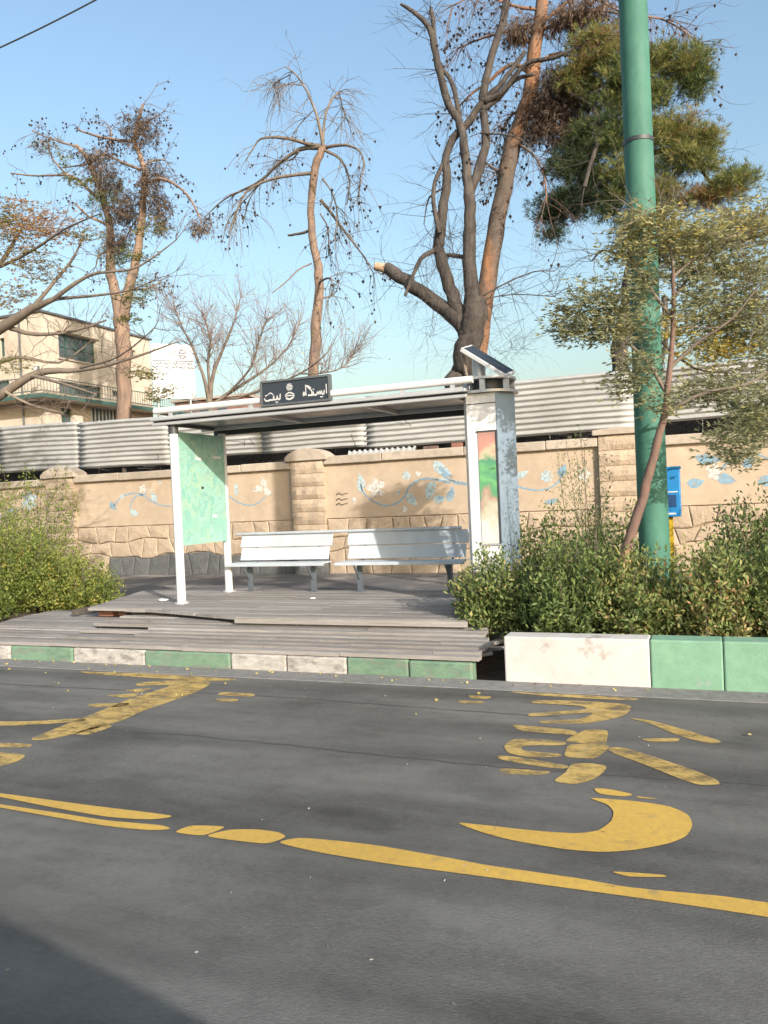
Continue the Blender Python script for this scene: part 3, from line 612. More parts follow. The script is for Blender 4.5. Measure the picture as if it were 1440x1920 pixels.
# left word
X0, Z0, sx, sz = -4.95, 2.915, .22, .085
letter([(1., .75), (.97, .05), (.85, 0), (.80, .5), (.76, .05), (.62, .0), (.58, .6), (.54, .0), (.35, 0), (.2, -.1), (.05, .0), (.0, .3)], .009, nb, Yb, X0, Z0, sx, sz)
letter([(.55, .7), (.40, 1.0), (.25, .8)], .006, nb, Yb, X0, Z0, sx, sz); letter([(.85, -.4), (.68, -.4)], .006, nb, Yb, X0, Z0, sx, sz); letter([(.2, .75), (.05, .6)], .006, nb, Yb, X0, Z0, sx, sz)
letter([(.5, -.68), (-.02, -.70)], .004, nb, Yb, X0, Z0, sx, sz)
# emblem: banded disc with a lower scroll
for k in range(5):
    z = 3.045 + (k-2)*.017; hw = .043*math.sqrt(max(.1, 1 - ((k-2)/2.6)**2)); letter([(-1, 0), (0, .15), (1, 0)], .0048, nb, Yb, -4.60, z, hw, .03, 'emblem')
letter([(-1, 0), (0, .9), (1, 0)], .007, nb, Yb, -4.60, 2.955, .06, .03, 'emblem'); letter([(-1, 0), (0, .2), (1, 0)], .006, nb, Yb, -4.60, 2.94, .065, .03, 'emblem'); letter([(-.9, 0), (0, -.8), (.9, .4)], .010, nb, Yb, -4.60, 2.918, .06, .02, 'emblem')

# advertising column
ac = thing('advertising_column', 'tall white advertising column with coloured poster and a round metal cap at the shelter end', 'advertising column', (-2.25, 8.95, .3))
pl = [(-2.46, 8.70), (-2.12, 8.70), (-1.97, 8.96), (-2.12, 9.22), (-2.46, 9.22), (-2.56, 8.96)]
obj('body', MB().prism([(x, y, .78) for x, y in pl], (0, 0, 2.0)), POSTW, ac, bevel=.01)
obj('side_cladding', MB().prism([(-2.112, 8.694, .80), (-1.962, 8.954, .80), (-1.970, 8.958, .80), (-2.12, 8.698, .80)], (0, 0, 1.97)), BLUEGR, ac)
obj('foot', MB().tube([(-2.25, 8.96, .0), (-2.25, 8.96, .78)], .12, 14), POSTW, ac)
PIC = bpy.data.materials.new('poster_print'); PIC.use_nodes = True; N = PIC.node_tree.nodes; L = PIC.node_tree.links
tc = N.new('ShaderNodeTexCoord'); sx_ = N.new('ShaderNodeSeparateXYZ'); L.new(tc.outputs['Object'], sx_.inputs[0])
nz = N.new('ShaderNodeTexNoise'); nz.inputs['Scale'].default_value = 5; L.new(tc.outputs['Object'], nz.inputs[0])
m1 = N.new('ShaderNodeMath'); m1.operation = 'MULTIPLY_ADD'; m1.inputs[1].default_value = .9; L.new(nz.outputs[0], m1.inputs[0]); L.new(sx_.outputs[2], m1.inputs[2])
mr = N.new('ShaderNodeMapRange'); mr.inputs['From Min'].default_value = 1.2; mr.inputs['From Max'].default_value = 2.65; L.new(m1.outputs[0], mr.inputs[0])
cr = N.new('ShaderNodeValToRGB'); e = cr.color_ramp.elements
st = [(0, (.5, .5, .46)), (.12, (.62, .6, .56)), (.3, (.45, .42, .3)), (.38, (.40, .26, .20)), (.46, (.10, .30, .15)), (.56, (.16, .42, .16)), (.66, (.08, .26, .16)), (.74, (.55, .45, .30)), (.84, (.52, .25, .2)), (1, (.33, .2, .17))]
for i, (p_, c_) in enumerate(st):
    el = e[i] if i < 2 else e.new(p_); el.position = p_; el.color = (*c_, 1)
L.new(mr.outputs[0], cr.inputs[0]); L.new(cr.outputs[0], N['Principled BSDF'].inputs['Base Color']); N['Principled BSDF'].inputs['Roughness'].default_value = .5
obj('poster', MB().box(-2.335, -2.135, 8.690, 8.699, 1.10, 2.34), PIC, ac)
obj('poster_frame', MB().box(-2.35, -2.12, 8.683, 8.698, 2.345, 2.36), DKMET, ac); obj('poster_frame', MB().box(-2.35, -2.12, 8.683, 8.698, 1.08, 1.095), ALU, ac); obj('poster_frame', MB().box(-2.134, -2.122, 8.683, 8.698, 1.097, 2.343), DKMET, ac)
obj('seam', MB().box(-2.455, -2.122, 8.695, 8.702, 2.66, 2.668), DKMET, ac)
obj('cap_ring', MB().tube([(-2.25, 8.96, 2.782), (-2.25, 8.96, 2.81)], .33, 32), ALU, ac, bevel=.004)
obj('cap_ring', MB().tube([(-2.25, 8.96, 2.935), (-2.25, 8.96, 2.96)], .31, 32), ALU, ac, bevel=.004)
obj('cap_core', MB().tube([(-2.25, 8.96, 2.81), (-2.25, 8.96, 2.935)], .20, 20), DKMET, ac)
for a in range(6):
    c_, s_ = math.cos(a*1.047+.5), math.sin(a*1.047+.5); obj('cap_spacer', MB().box(-2.25+.27*c_-.03, -2.25+.27*c_+.03, 8.96+.27*s_-.02, 8.96+.27*s_+.02, 2.811, 2.934), ALU, ac)
obj('mast', MB().tube([(-2.36, 8.96, 2.96), (-2.36, 8.96, 3.22)], .075, 14), ALU, ac)
sp = thing('solar_panel', 'small tilted solar panel with pale frame on top of the advertising column', 'solar panel', (-2.25, 8.96, 3.0))
ex = (PY(948, 706, 8.75) - PY(864, 655, 8.75)) / 2; cc = (PY(948, 706, 8.75) + PY(864, 655, 8.75)) / 2
nrm = Vector((.45, -.30, .80)); ey = ex.cross(nrm).normalized(); ey = -ey if ey.y < 0 else ey; nrm = ey.cross(ex).normalized(); nrm = -nrm if nrm.z < 0 else nrm
obj('panel_frame', MB().obox(cc + ey*.13, ex, ey*.14, nrm*.022), POSTW, sp, bevel=.004)
obj('solar_cells', MB().obox(cc + ey*.13 + nrm*.024, ex*.93, ey*.12, nrm*.003), SIGNK, sp)
obj('strut', MB().tube([(-2.47, 8.85, 2.96), PY(868, 665, 8.85)], .018, 8), BARKG, sp)

# benches
def bench(x0, x1, label):
    b = thing('bus_stop_bench', label, 'bench', ((x0+x1)/2, 10.0, .4), 'pair of metal benches in the shelter')
    t0, t1 = Vector((0, 10.12, .84)), Vector((0, 10.25, 1.20))
    for k, (a, c) in enumerate(((0., .485), (.515, 1.))):
        p, q = t0.lerp(t1, a), t0.lerp(t1, c); mid = (p+q)/2; h = (q-p)/2; n = Vector((0, -h.z, h.y)).normalized()
        obj('backrest_slat', MB().obox(((x0+x1)/2, mid.y, mid.z), ((x1-x0)/2 - .03*(1-k), 0, 0), h, n*.008), BENCH, b, bevel=.004)
    for k in range(3):
        obj('seat_slat', MB().box(x0 - .02, x1 + .02, 9.82 + k*.10, 9.912 + k*.10, .80, .818), BENCH, b, bevel=.004)
    obj('seat_edge', MB().box(x0 - .04, x1 + .04, 9.80, 9.817, .775, .812), BENCH, b, bevel=.004)
    for x in (x0 + .25, x1 - .22):
        l = obj('leg', MB().box(x - .03, x + .03, 9.98, 10.04, .41, .795), LEGM, b)
        obj('brace', MB().tube([(x, 10.0, .56), (x, 9.82, .775)], .016, 6), LEGM, l); obj('back_support', MB().tube([(x, 10.13, .74), (x, 10.30, 1.2)], .018, 6), LEGM, b)
        obj('foot_plate', MB().box(x - .06, x + .06, 9.93, 10.09, .402, .412), LEGM, b)
bench(-6.42, -4.92, 'left metal bench of the shelter, beside the green map panel')
bench(-4.68, -2.92, 'right metal bench of the shelter, next to the advertising column')
rl = obj('bench_rail', MB().tube([(-6.5, 10.22, 1.225), (-3.02, 10.22, 1.225)], .02, 10), BENCH); tag(rl, 'long grey top rail running behind both bench backs', 'rail')

# litter
def crumple(c, r_, n=26):
    mb = MB(); V = []
    for i in range(n):
        d = rv().normalized(); V.append(Vector(c) + Vector((d.x*r_*1.7, d.y*r_, abs(d.z)*r_*.7)) * random.uniform(.6, 1.1))
    mb.hull(V); return mb
o = obj('crumpled_paper', crumple((-6.82, 8.85, .41), .055), PAPER); tag(o, 'crumpled white paper lying on the deck left of the front post', 'litter')
o = obj('paper_scrap', crumple((-4.75, 9.2, .405), .03), PAPER); tag(o, 'small pale paper scrap on the deck in front of the benches', 'litter')
C = []; D = []
for i in range(150):
    C.append((random.uniform(-9, 3), random.choice((random.gauss(6.78, .05), random.gauss(6.78, .05), random.gauss(6.7, .15), random.uniform(5.6, 6.8))), .012)); D.append((random.gauss(0, 1), random.gauss(0, 1), .1))
o = obj('fallen_leaves', leaf_mesh('fallen_leaves', C, D, .032, .02, RNG.uniform(0, 1, len(C))), YLEAF, kind='stuff'); o['label'] = 'small yellow fallen leaves scattered along the gutter'

# ================================================================== GREEN POLE, CHARITY BOX, CABLE
gp = thing('green_pole', 'tall green painted steel pole rising out of the roadside shrubs', 'pole', (-.5, 8.45, .2))
xb = PY(1226, 1000, 8.45).x
obj('shaft', MB().tube([(xb, 8.45, .2), (xb, 8.45, 2.6), (xb, 8.45, 5.3), (xb, 8.45, 9.5)], [.152, .148, .142, .13], 12), GPOLE, gp)
zc = PY(1195, 268, 8.45).z
obj('clamp', MB().tube([(xb, 8.45, zc - .02), (xb, 8.45, zc + .02)], .150, 12), DKMET, gp)
zc = PY(1210, 425, 8.45).z
obj('cable_tie', MB().tube([(xb, 8.45, zc - .006), (xb, 8.45, zc + .006)], .149, 12), DKMET, gp)
cb = thing('charity_box', 'bright blue metal collection box on a yellow post behind the green pole', 'box', (-.33, 10.5, .2))
q0, q1 = PY(1238, 878, 10.5), PY(1278, 968, 10.5)
obj('box', MB().box(q0.x - .04, q1.x, 10.4, 10.62, q1.z, q0.z - .02), BLUE, cb, bevel=.012)
obj('lid', MB().box(q0.x - .05, q1.x + .012, 10.385, 10.63, q0.z - .02, q0.z + .012), BLUE, cb, bevel=.006)
obj('label_panel', MB().box(q0.x + .04, q1.x - .05, 10.394, 10.399, q1.z + .12, q1.z + .27), BLUED, cb)
obj('label_line', MB().box(q0.x + .03, q1.x - .03, 10.394, 10.399, q1.z + .30, q1.z + .312), POSTW, cb)
obj('text_line', MB().box(q0.x + .05, q1.x - .06, 10.394, 10.399, q1.z + .03, q1.z + .05), POSTW, cb)
qp = PY(1258, 1060, 10.5); obj('post', MB().box(qp.x - .035, qp.x + .045, 10.47, 10.55, .15, q1.z - .002), YPOST, cb)
cab = MB(); a_, b_ = PY(-120, 142, 9), PY(300, -66, 9); P = [a_.lerp(b_, i/12) - Vector((0, 0, .06*math.sin(math.pi*i/12))) for i in range(13)]
a2, b2 = a_ + (a_-b_)*2, b_ + (b_-a_)*2
cab.tube([a2] + P + [b2], .012, 6); tag(obj('overhead_cable', cab, DKMET), 'thin dark overhead cable crossing the sky at the top left', 'cable')

# ================================================================== SIGN BOARD BEHIND THE WALL
sb = thing('notice_board', 'large white board with grey text line and small round emblem above the fence', 'sign', (-15.3, 21, .1))
ux = Vector((.69, .724, 0)); nn_ = Vector((.724, -.69, 0)); c0 = PY(325, 697, 21)
W_, H_ = .66, .86
def onb(u, v, d=0): return c0 + ux*u + Vector((0, 0, v)) + nn_*d
BWH = mat('board_white', (.68, .68, .68), (.65, .65, .65), 4, .5, big=.02)
obj('board', MB().obox(c0, ux*W_, Vector((0, 0, H_)), nn_*.04), BWH, sb, bevel=.01)
obj('divider', MB().obox(onb(0, .33, .042), ux*W_*.96, Vector((0, 0, .018)), nn_*.003), SIGNF, sb)
GTXT = mat('board_grey_print', (.07, .07, .065), (.12, .12, .11), 20, .7)
for r_ in range(2):
    u = .6
    while u > -.48:
        wl = random.uniform(.10, .22); pts = [(u, 0), (u - wl*.3, .05), (u - wl*.5, -.02), (u - wl*.8, .03), (u - wl, 0)]
        Q = [onb(a, .23 - r_*.11 + b, .044) for a, b in pts]; V = []
        for i, q in enumerate(Q): V += [q + Vector((0, 0, .02)), q - Vector((0, 0, .02))]
        obj('text_stroke', _last(V, len(Q)), GTXT, sb); u -= wl + .05
for k in range(14):
    a = 2*math.pi*k/14
    if k % 7 in (0, ): continue
    p = onb(.30 + .11*math.cos(a), .55 + .13*math.sin(a), .044); obj('emblem', MB().obox(p, ux*.022, Vector((0, 0, .016)), nn_*.002), GTXT, sb)
for v in (.50, .58): obj('emblem', MB().obox(onb(.30, v, .044), ux*.10, Vector((0, 0, .014)), nn_*.002), GTXT, sb)
for u in (-.5, .5): obj('post', MB().tube([onb(u, -H_, -.03) - Vector((0, 0, 5.0)), onb(u, -H_ + .02, -.03)], .04, 8), ALU, sb)

# ================================================================== BUILDING
BX, BY = -25.6, 26.0
bd = thing('apartment_building', 'beige three storey building with green balcony railing behind the fence', 'building', (-33, 30, .1))
# +X face with openings cut: built from wall strips around the windows
wins = [(26.95, 29.28, 8.38, 9.46), (31.57, 32.01, 9.05, 9.44), (26.86, 29.5, 6.82, 7.36), (26.9, 27.6, 4.2, 6.2), (28.7, 30.6, 4.6, 6.42), (30.2, 30.75, 7.05, 7.3)]
def wall_with_holes(fixed, a0, a1, z0, z1, holes, axis, depth, m, par):
    A = sorted({a0, a1, *[h[0] for h in holes], *[h[1] for h in holes]}); Z = sorted({z0, z1, *[h[2] for h in holes], *[h[3] for h in holes]}); mb = MB()
    def pt(a, z, d): return (fixed - d, a, z) if axis == 'x' else (a, fixed + d, z)
    for i in range(len(A)-1):
        for j in range(len(Z)-1):
            am, zm = (A[i]+A[i+1])/2, (Z[j]+Z[j+1])/2
            if any(h[0] < am < h[1] and h[2] < zm < h[3] for h in holes): continue
            mb.poly([pt(A[i], Z[j], 0), pt(A[i+1], Z[j], 0), pt(A[i+1], Z[j+1], 0), pt(A[i], Z[j+1], 0)])
    for h in holes:
        c = [(h[0], h[2]), (h[1], h[2]), (h[1], h[3]), (h[0], h[3])]
        for k in range(4):
            (a, z), (b, y) = c[k], c[(k+1) % 4]; mb.poly([pt(a, z, 0), pt(b, y, 0), pt(b, y, depth), pt(a, z, depth)])
    return obj('wall', mb, m, par)
wall_with_holes(BX, BY, 33.1, .1, 10.13, wins, 'x', .25, BEIGE, bd)
fw = [(-28.0, -27.68, 8.5, 9.3), (-29.9, -28.6, 8.4, 9.45), (-29.5, -27.55, 6.84, 7.5), (-33, -31, 8.4, 9.45)]
wall_with_holes(BY, -42, BX, .1, 10.13, fw, 'y', .25, BEIGE, bd)
obj('wall', MB().box(-42, BX - .02, 26.3, 33.08, .1, 10.1), BEIGE, bd) if False else None
mb = MB(); mb.poly([(-42, 33.1, .1), (-42, 33.1, 10.13), (BX, 33.1, 10.13), (BX, 33.1, .1)]); mb.poly([(-42, BY, .1), (-42, BY, 10.13), (-42, 33.1, 10.13), (-42, 33.1, .1)]); obj('wall', mb, BEIGE, bd)
obj('roof', MB().box(-42.1, BX + .10, BY - .10, 33.2, 10.135, 10.22), SIGNF, bd)
def window(axis, fixed, a0, a1, z0, z1, na, nz, m=GSTEEL, d=.16):
    def bx(al, ah, zl, zh, dl, dh): return MB().box(fixed - dh, fixed - dl, al, ah, zl, zh) if axis == 'x' else MB().box(al, ah, fixed + dl, fixed + dh, zl, zh)
    f = obj('window', bx(a0, a1, z0, z1, d + .04, d + .05), GLASS, bd); t_ = .035
    for i in range(na + 1):
        a = a0 + (a1-a0)*i/na; obj('mullion', bx(max(a0, a - t_), min(a1, a + t_), z0, z1, d, d + .038), m, f)
    for j in range(nz + 1):
        z = z0 + (z1-z0)*j/nz; obj('transom', bx(a0, a1, max(z0, z - t_), min(z1, z + t_), d + .002, d + .036), m, f)
window('x', BX, *wins[0], 4, 2); window('x', BX, *wins[1], 1, 1); window('x', BX, *wins[2], 6, 1); window('x', BX, *wins[3], 2, 2)
WBL = mat('white_grille_paint', (.7, .74, .78), (.6, .66, .72), 5, .5); WBB = mat('blue_frame_paint', (.1, .25, .5), None, 5, .5)
window('x', BX, *wins[4], 8, 1, WBL); window('x', BX, *wins[5], 1, 1)
window('y', BY, *fw[0], 1, 1); window('y', BY, *fw[1], 3, 2); window('y', BY, *fw[2], 5, 1); window('y', BY, *fw[3], 3, 2)
obj('window_hood', MB().box(BX + .002, BX + .12, 26.85, 29.4, 9.5, 9.56), BEIGE, bd); obj('sill', MB().box(BX + .002, BX + .08, 26.85, 29.4, 8.30, 8.37), COPE, bd)
# balcony wraps the corner
bx1, by0 = -24.7, 25.0
bal = obj('balcony', MB().prism([(-42, by0, 6.43), (bx1, by0, 6.43), (bx1, 36, 6.43), (BX + .002, 36, 6.43), (BX + .002, BY - .002, 6.43), (-42, BY - .002, 6.43)], (0, 0, .13)), BEIGE, bd)
obj('slab_edge', MB().box(-42, bx1 + .03, by0 - .03, by0 - .002, 6.40, 6.57), GSTEEL, bal); obj('slab_edge', MB().box(bx1 + .002, bx1 + .03, by0, 36, 6.40, 6.57), GSTEEL, bal)
ra = MB()
for z in (7.22, 6.66): ra.box(-42, bx1, by0, by0 + .03, z, z + .04); ra.box(bx1 - .03, bx1, by0 + .04, 36, z, z + .04)
obj('handrail', ra, GRAIL, bal)
y = by0
while y < 36: obj('baluster', MB().box(bx1 - .022, bx1 - .006, y + .09, y + .106, 6.70, 7.218), GRAIL, bal); y += .17
x = bx1 - .1
while x > -31: obj('baluster', MB().box(x, x + .016, by0 + .008, by0 + .022, 6.70, 7.218), GRAIL, bal); x -= .17
obj('drain_pipe', MB().tube([(-26.75, BY - .06, .1), (-26.75, BY - .06, 10.1)], .04, 8), SIGNF, bd)
fl = PY(70, 693, 25.0); fo = obj('floodlight', MB().box(fl.x - .10, fl.x + .12, 24.9, 25.0, fl.z - .10, fl.z + .12), SIGNF, bd); obj('lens', MB().box(fl.x - .075, fl.x + .095, 24.89, 24.899, fl.z - .075, fl.z + .095), BWH, fo); obj('bracket', MB().box(fl.x - .02, fl.x + .02, 24.94, 24.98, 7.2, fl.z - .10), SIGNF, fo)
bb = thing('brick_house', 'distant low orange brick house between the bare tree and shelter roof', 'house', (-30, 45, .1))
wq = [(-31, -30.2, 7.7, 8.4), (-29.6, -28.9, 7.7, 8.4)]
mb = MB(); obj('wall', MB().box(-33, -27.6, 45, 50, .1, 8.75), BRICK, bb); obj('roof', MB().box(-33.2, -27.4, 44.8, 50.2, 8.752, 8.9), COPE, bb)
for a in wq: obj('window', MB().box(a[0], a[1], 44.97, 44.998, a[2], a[3]), GLASS, bb)

# ================================================================== TREES
def put_tubes(tree, lines, Y, mat_, name='limb', dY=0., knob=.06, n=9, smooth=3):
    res = []
    for ln in lines:
        dy = dY if not isinstance(dY, (list, tuple)) else random.uniform(*dY)
        P, R = line3(ln, Y, dy); P, R = smooth_line(P, R, smooth)
        P = [p + rv(r_*.12) for p, r_ in zip(P, R)]
        obj(name, MB().tube(P, R, n, True, knob), mat_, tree); res.append((P, R))
    return res
def twigs_on(tree, lines, mat_, count, length, r0, grav=-.06, depth=1, kids=3, up_=0., name='twigs', spread=.6, start=.3):
    mb = MB(); tips = []
    for _ in range(count):
        P, R = random.choice(lines); i = random.randint(int(len(P)*start), len(P) - 1)
        d = (P[i] - P[i-1]).normalized()*.6 + rv(.7) + Vector((0, 0, up_))
        grow(mb, P[i], d, length*random.uniform(.5, 1.2), r0, depth, .2, grav, kids, spread, tips)
    o = obj(name, mb, mat_, tree, kind='stuff'); return tips
def cones(tree, pts, count, r_=.04, spread=.12):
    mb = MB()
    for _ in range(count):
        p = random.choice(pts) + rv(spread); s_ = r_*random.uniform(.7, 1.3)
        # small egg shaped cone: two pyramids
        k = 5; a0 = random.uniform(0, 6)
        ring = [p + Vector((s_*.7*math.cos(a0+2*math.pi*i/k), s_*.7*math.sin(a0+2*math.pi*i/k), 0)) for i in range(k)]
        mb.add([p + Vector((0, 0, s_*.6))] + ring + [p - Vector((0, 0, s_*1.2))], [(0, 1+i, 1+(i+1) % k) for i in range(k)] + [(k+1, 1+(i+1) % k, 1+i) for i in range(k)])
    obj('cones', mb, CONEM, tree, kind='stuff')
def ell(Y, cx, cy, rx, ry, n, dep=None):
    c = PY(cx, cy, Y); k = pxr(c); out = []
    v = RNG.normal(size=(n, 3)); v /= np.linalg.norm(v, axis=1, keepdims=True); v *= RNG.uniform(0, 1, (n, 1)) ** .45
    dep = dep or (rx+ry)*.5
    return np.array(c) + v*np.array([rx*k*1.05, dep*k, ry*k])
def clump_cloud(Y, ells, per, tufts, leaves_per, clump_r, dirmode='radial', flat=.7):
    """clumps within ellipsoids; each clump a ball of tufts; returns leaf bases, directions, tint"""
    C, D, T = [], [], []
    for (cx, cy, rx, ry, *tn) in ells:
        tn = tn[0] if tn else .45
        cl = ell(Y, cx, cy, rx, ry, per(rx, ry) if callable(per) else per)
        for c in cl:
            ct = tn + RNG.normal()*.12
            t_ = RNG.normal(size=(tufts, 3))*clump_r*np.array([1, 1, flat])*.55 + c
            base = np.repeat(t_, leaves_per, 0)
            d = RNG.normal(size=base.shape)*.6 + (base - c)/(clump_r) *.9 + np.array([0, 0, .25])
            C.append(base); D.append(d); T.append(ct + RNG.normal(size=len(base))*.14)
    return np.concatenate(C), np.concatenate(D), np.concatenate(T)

# --- far left forked pine with cones
t1 = thing('pine_tree', 'half dead forked pine hung with dark cones in front of the beige building', 'tree', PY(233, 790, 23)*1.0)
t1.location.z = .1
Lt = put_tubes(t1, [[(234,880,25),(233,790,25),(232,700,26),(231,640,27),(227,590,28)]], 23, BARKP, 'trunk', n=12)
L1 = put_tubes(t1, [[(228,605,20),(214,545,18),(206,500,17),(207,440,14),(201,400,12),(187,355,10),(166,300,8),(142,272,5)],
    [(229,605,19),(240,555,18),(252,500,16),(262,440,14),(267,380,13),(272,330,11),(262,290,9),(252,262,8),(260,225,6),(268,195,4)]], 23, BARKP, 'limb', (-.3, .3))
L1b = put_tubes(t1, [[(252,265,6),(215,262,5),(180,255,4),(145,243,3)], [(264,318,6),(225,303,5),(195,290,4),(160,308,3),(118,314,2)], [(183,372,7),(150,340,5),(125,328,4),(70,330,3),(20,325,2)],
    [(275,345,7),(300,335,6),(332,348,5),(356,372,4),(376,410,3)], [(200,420,5),(165,405,4),(140,380,3)], [(270,310,4),(290,300,3),(310,300,2)], [(265,405,4),(250,420,3),(235,450,2)], [(240,545,4),(280,540,3),(300,528,2)],
    [(203,470,4),(185,480,3),(180,500,2)], [(255,240,4),(280,225,3),(300,215,2)], [(145,275,4),(100,262,3),(60,245,2)], [(128,330,4),(100,300,3),(90,270,2)], [(195,290,3),(210,255,2),(200,230,2)]], 23, BARKP, 'branch', (-1.2, 1.2), n=6)
tp = twigs_on(t1, L1b + L1, BARKT, 120, .9, .014, -.10, 1, 3)
cones(t1, tp, 420, .055, .08)
C, D, T = clump_cloud(23, [(262,245,36,34,.3),(285,345,24,52,.3),(200,345,26,44,.2),(235,400,32,44,.2),(376,425,20,18,.6),(180,300,30,20,.4),(215,460,26,26,.2),(300,400,18,40,.2)], lambda a, b: int(a*b/15), 8, 5, .22)
foliage('dead_foliage', C, D + np.array([0, 0, -1.0]), .16, .02, T, LEAFD, t1)
C, D, T = clump_cloud(23, [(80,275,30,18,.8),(200,380,34,50,.35),(220,480,30,40,.4),(265,540,22,22,.5),(120,300,22,18,.6)], lambda a, b: int(a*b/60), 8, 6, .22)
foliage('needles', C, D, .18, .02, T, LEAFP, t1)

# --- centre dead tree
t2 = thing('dead_tree', 'leafless dead tree with drooping twigs standing behind the shelter name board', 'tree', PY(590, 705, 24)); t2.location.z = .1
put_tubes(t2, [[(586,760,21),(588,705,20),(592,640,20),(598,560,18),(596,500,16),(589,465,14),(584,430,14),(583,380,14),(588,330,15),(600,290,15),(609,272,11)]], 24, BARKP, 'trunk', n=12)
L2 = put_tubes(t2, [[(606,275,8),(600,240,6),(590,205,5),(575,170,4),(555,140,3),(535,125,2)], [(606,265,6),(609,222,4),(620,190,4),(636,172,3)], [(606,275,9),(572,268,7),(530,258,6),(490,260,4),(475,278,3),(461,300,2)],
    [(602,276,10),(562,280,8),(522,308,6),(490,338,5),(452,358,4),(420,374,3),(383,408,2)], [(590,325,8),(552,328,6),(502,338,5),(462,360,4),(442,400,3),(430,440,2)], [(612,276,7),(650,272,5),(675,285,4),(682,310,3),(674,350,2)],
    [(610,282,6),(640,300,5),(656,340,4),(650,385,2)], [(600,375,7),(625,405,6),(652,442,5),(680,478,3),(700,512,2)], [(584,432,6),(562,438,5),(541,441,4)], [(584,494,3),(560,505,3),(535,530,2),(510,549,2)],
    [(604,335,4),(622,360,3),(632,400,3),(628,450,2)], [(560,285,4),(545,300,3),(520,300,2)], [(600,400,3),(615,430,3),(616,480,2)], [(545,140,2),(525,150,2),(512,160,2)], [(565,160,2),(540,158,2),(518,165,2)], [(590,205,2),(565,230,2),(545,260,2)],
    [(636,172,2),(642,200,2),(652,228,2)], [(600,560,4),(620,555,3),(632,545,2)], [(598,530,4),(612,522,4),(622,523,3)], [(490,340,3),(455,380,2),(430,410,2)], [(530,300,4),(500,330,3),(470,370,2),(455,420,2)]], 24, BARKG, 'branch', (-1.4, 1.4), n=6)
tp = twigs_on(t2, [l for i, l in enumerate(L2) if i not in (8, 9)], BARKG, 230, 1.3, .013, -.22, 1, 3, -.25)
cones(t2, [p for p in tp if p.z < 13.7], 190, .06, .04)

# --- bare small tree behind shelter left
t3 = thing('bare_tree', 'small leafless tree with pinkish upright twigs between the white board and dead trunk', 'tree', (-13, 18.5, .1))
TW3 = mat('pinkish_twig', (.34, .25, .22), (.24, .18, .16), 6, .95)
L3 = put_tubes(t3, [[(400,860,16),(395,790,14),(392,750,13)]], 18.5, BARKG, 'trunk')
stems = [[(393,755,9),(400,700,7),(420,650,5),(440,600,3),(450,560,2)], [(393,755,8),(380,700,6),(360,650,4),(340,610,3),(325,570,2)], [(395,760,8),(440,730,6),(500,690,4),(540,650,3),(560,610,2)], [(395,760,8),(450,745,5),(520,720,4),(580,690,3),(615,660,2)],
         [(395,740,6),(390,680,5),(395,640,4),(385,600,2)], [(430,735,5),(470,690,4),(485,640,3),(500,600,2)], [(560,700,4),(600,700,3),(640,690,2),(662,665,2)]]
L3 = put_tubes(t3, stems, 18.5, BARKG, 'branch', (-1, 1), n=6)
tips3 = twigs_on(t3, L3, TW3, 300, .85, .009, .07, 2, 3, .45, spread=.45)
C = np.array([tuple(random.choice(tips3) + rv(.08)) for _ in range(260)]); foliage('leaves', C, RNG.normal(size=C.shape), .07, .04, RNG.uniform(.4, 1, len(C)), LEAFO, t3)

# --- big dark multi-stem tree
t4 = thing('bare_tree', 'large dark many stemmed bare tree with a sawn off left limb above the shelter', 'tree', PY(862, 720, 20)); t4.location.z = .1
put_tubes(t4, [[(845,860,44),(853,735,44),(866,700,44),(878,655,46),(886,610,46),(890,560,42)]], 20, BARKD, 'trunk', n=14)
L4 = put_tubes(t4, [[(889,580,34),(882,525,27),(879,470,25),(881,420,23),(880,370,21),(873,310,17),(868,255,15),(858,225,15),(836,180,14),(821,120,13),(811,70,12),(800,45,10),(775,22,8),(752,8,5)],
    [(882,360,18),(900,312,18),(911,270,16),(908,225,15),(905,180,15),(915,130,14),(930,80,14),(945,30,14),(958,-40,13)],
    [(868,600,26),(846,552,25),(833,510,23),(823,462,22),(829,400,19),(838,340,16),(836,292,15),(850,260,15),(880,228,14),(902,195,13),(932,165,11),(960,130,9),(985,95,7)],
    [(876,625,34),(850,592,29),(800,556,26),(762,526,24),(732,506,23),(722,502,20)],
    [(828,465,10),(802,475,9),(782,497,8),(760,555,5)], [(836,300,9),(816,340,8),(813,380,8),(824,438,9)], [(862,225,9),(852,170,9),(838,140,8),(822,128,8)],
    [(818,95,8),(812,40,8),(808,15,6)], [(880,490,10),(860,480,8),(838,478,7)], [(905,190,12),(940,175,10),(985,120,8),(1040,108,7),(1075,92,5)], [(905,205,10),(935,185,9),(965,150,8),(1000,140,6)]], 20, BARKD, 'limb', (-.4, .4), n=10)
obj('sawn_face', MB().tube([PY(723,503,20), PY(704,499,20)], [.13, .11], 10, True, .08), mat('cut_wood', (.62, .40, .26), (.5, .33, .22), 8, .9), t4)
L4b = put_tubes(t4, [[(900,558,4),(950,530,3),(1000,510,2),(1040,508,2)], [(905,562,3),(960,552,2),(1040,556,2)], [(838,350,4),(805,370,3),(795,420,2)], [(900,250,4),(960,255,3),(1000,280,2)]], 20, BARKD, 'branch', (-.8, .8), n=5)
twigs_on(t4, L4 + L4b, BARKD, 150, 1.3, .010, -.03, 1, 3, 0., start=.05)
fine = [([PY(x, y, 19.6), PY(x + 5, y - 5, 19.6)], None) for x, y in [(random.uniform(780, 990), random.uniform(440, 700)) for _ in range(34)]]
twigs_on(t4, fine, BARKD, 190, 1.1, .004, .0, 1, 4, 0, 'fine_twigs', 1.0, 0)

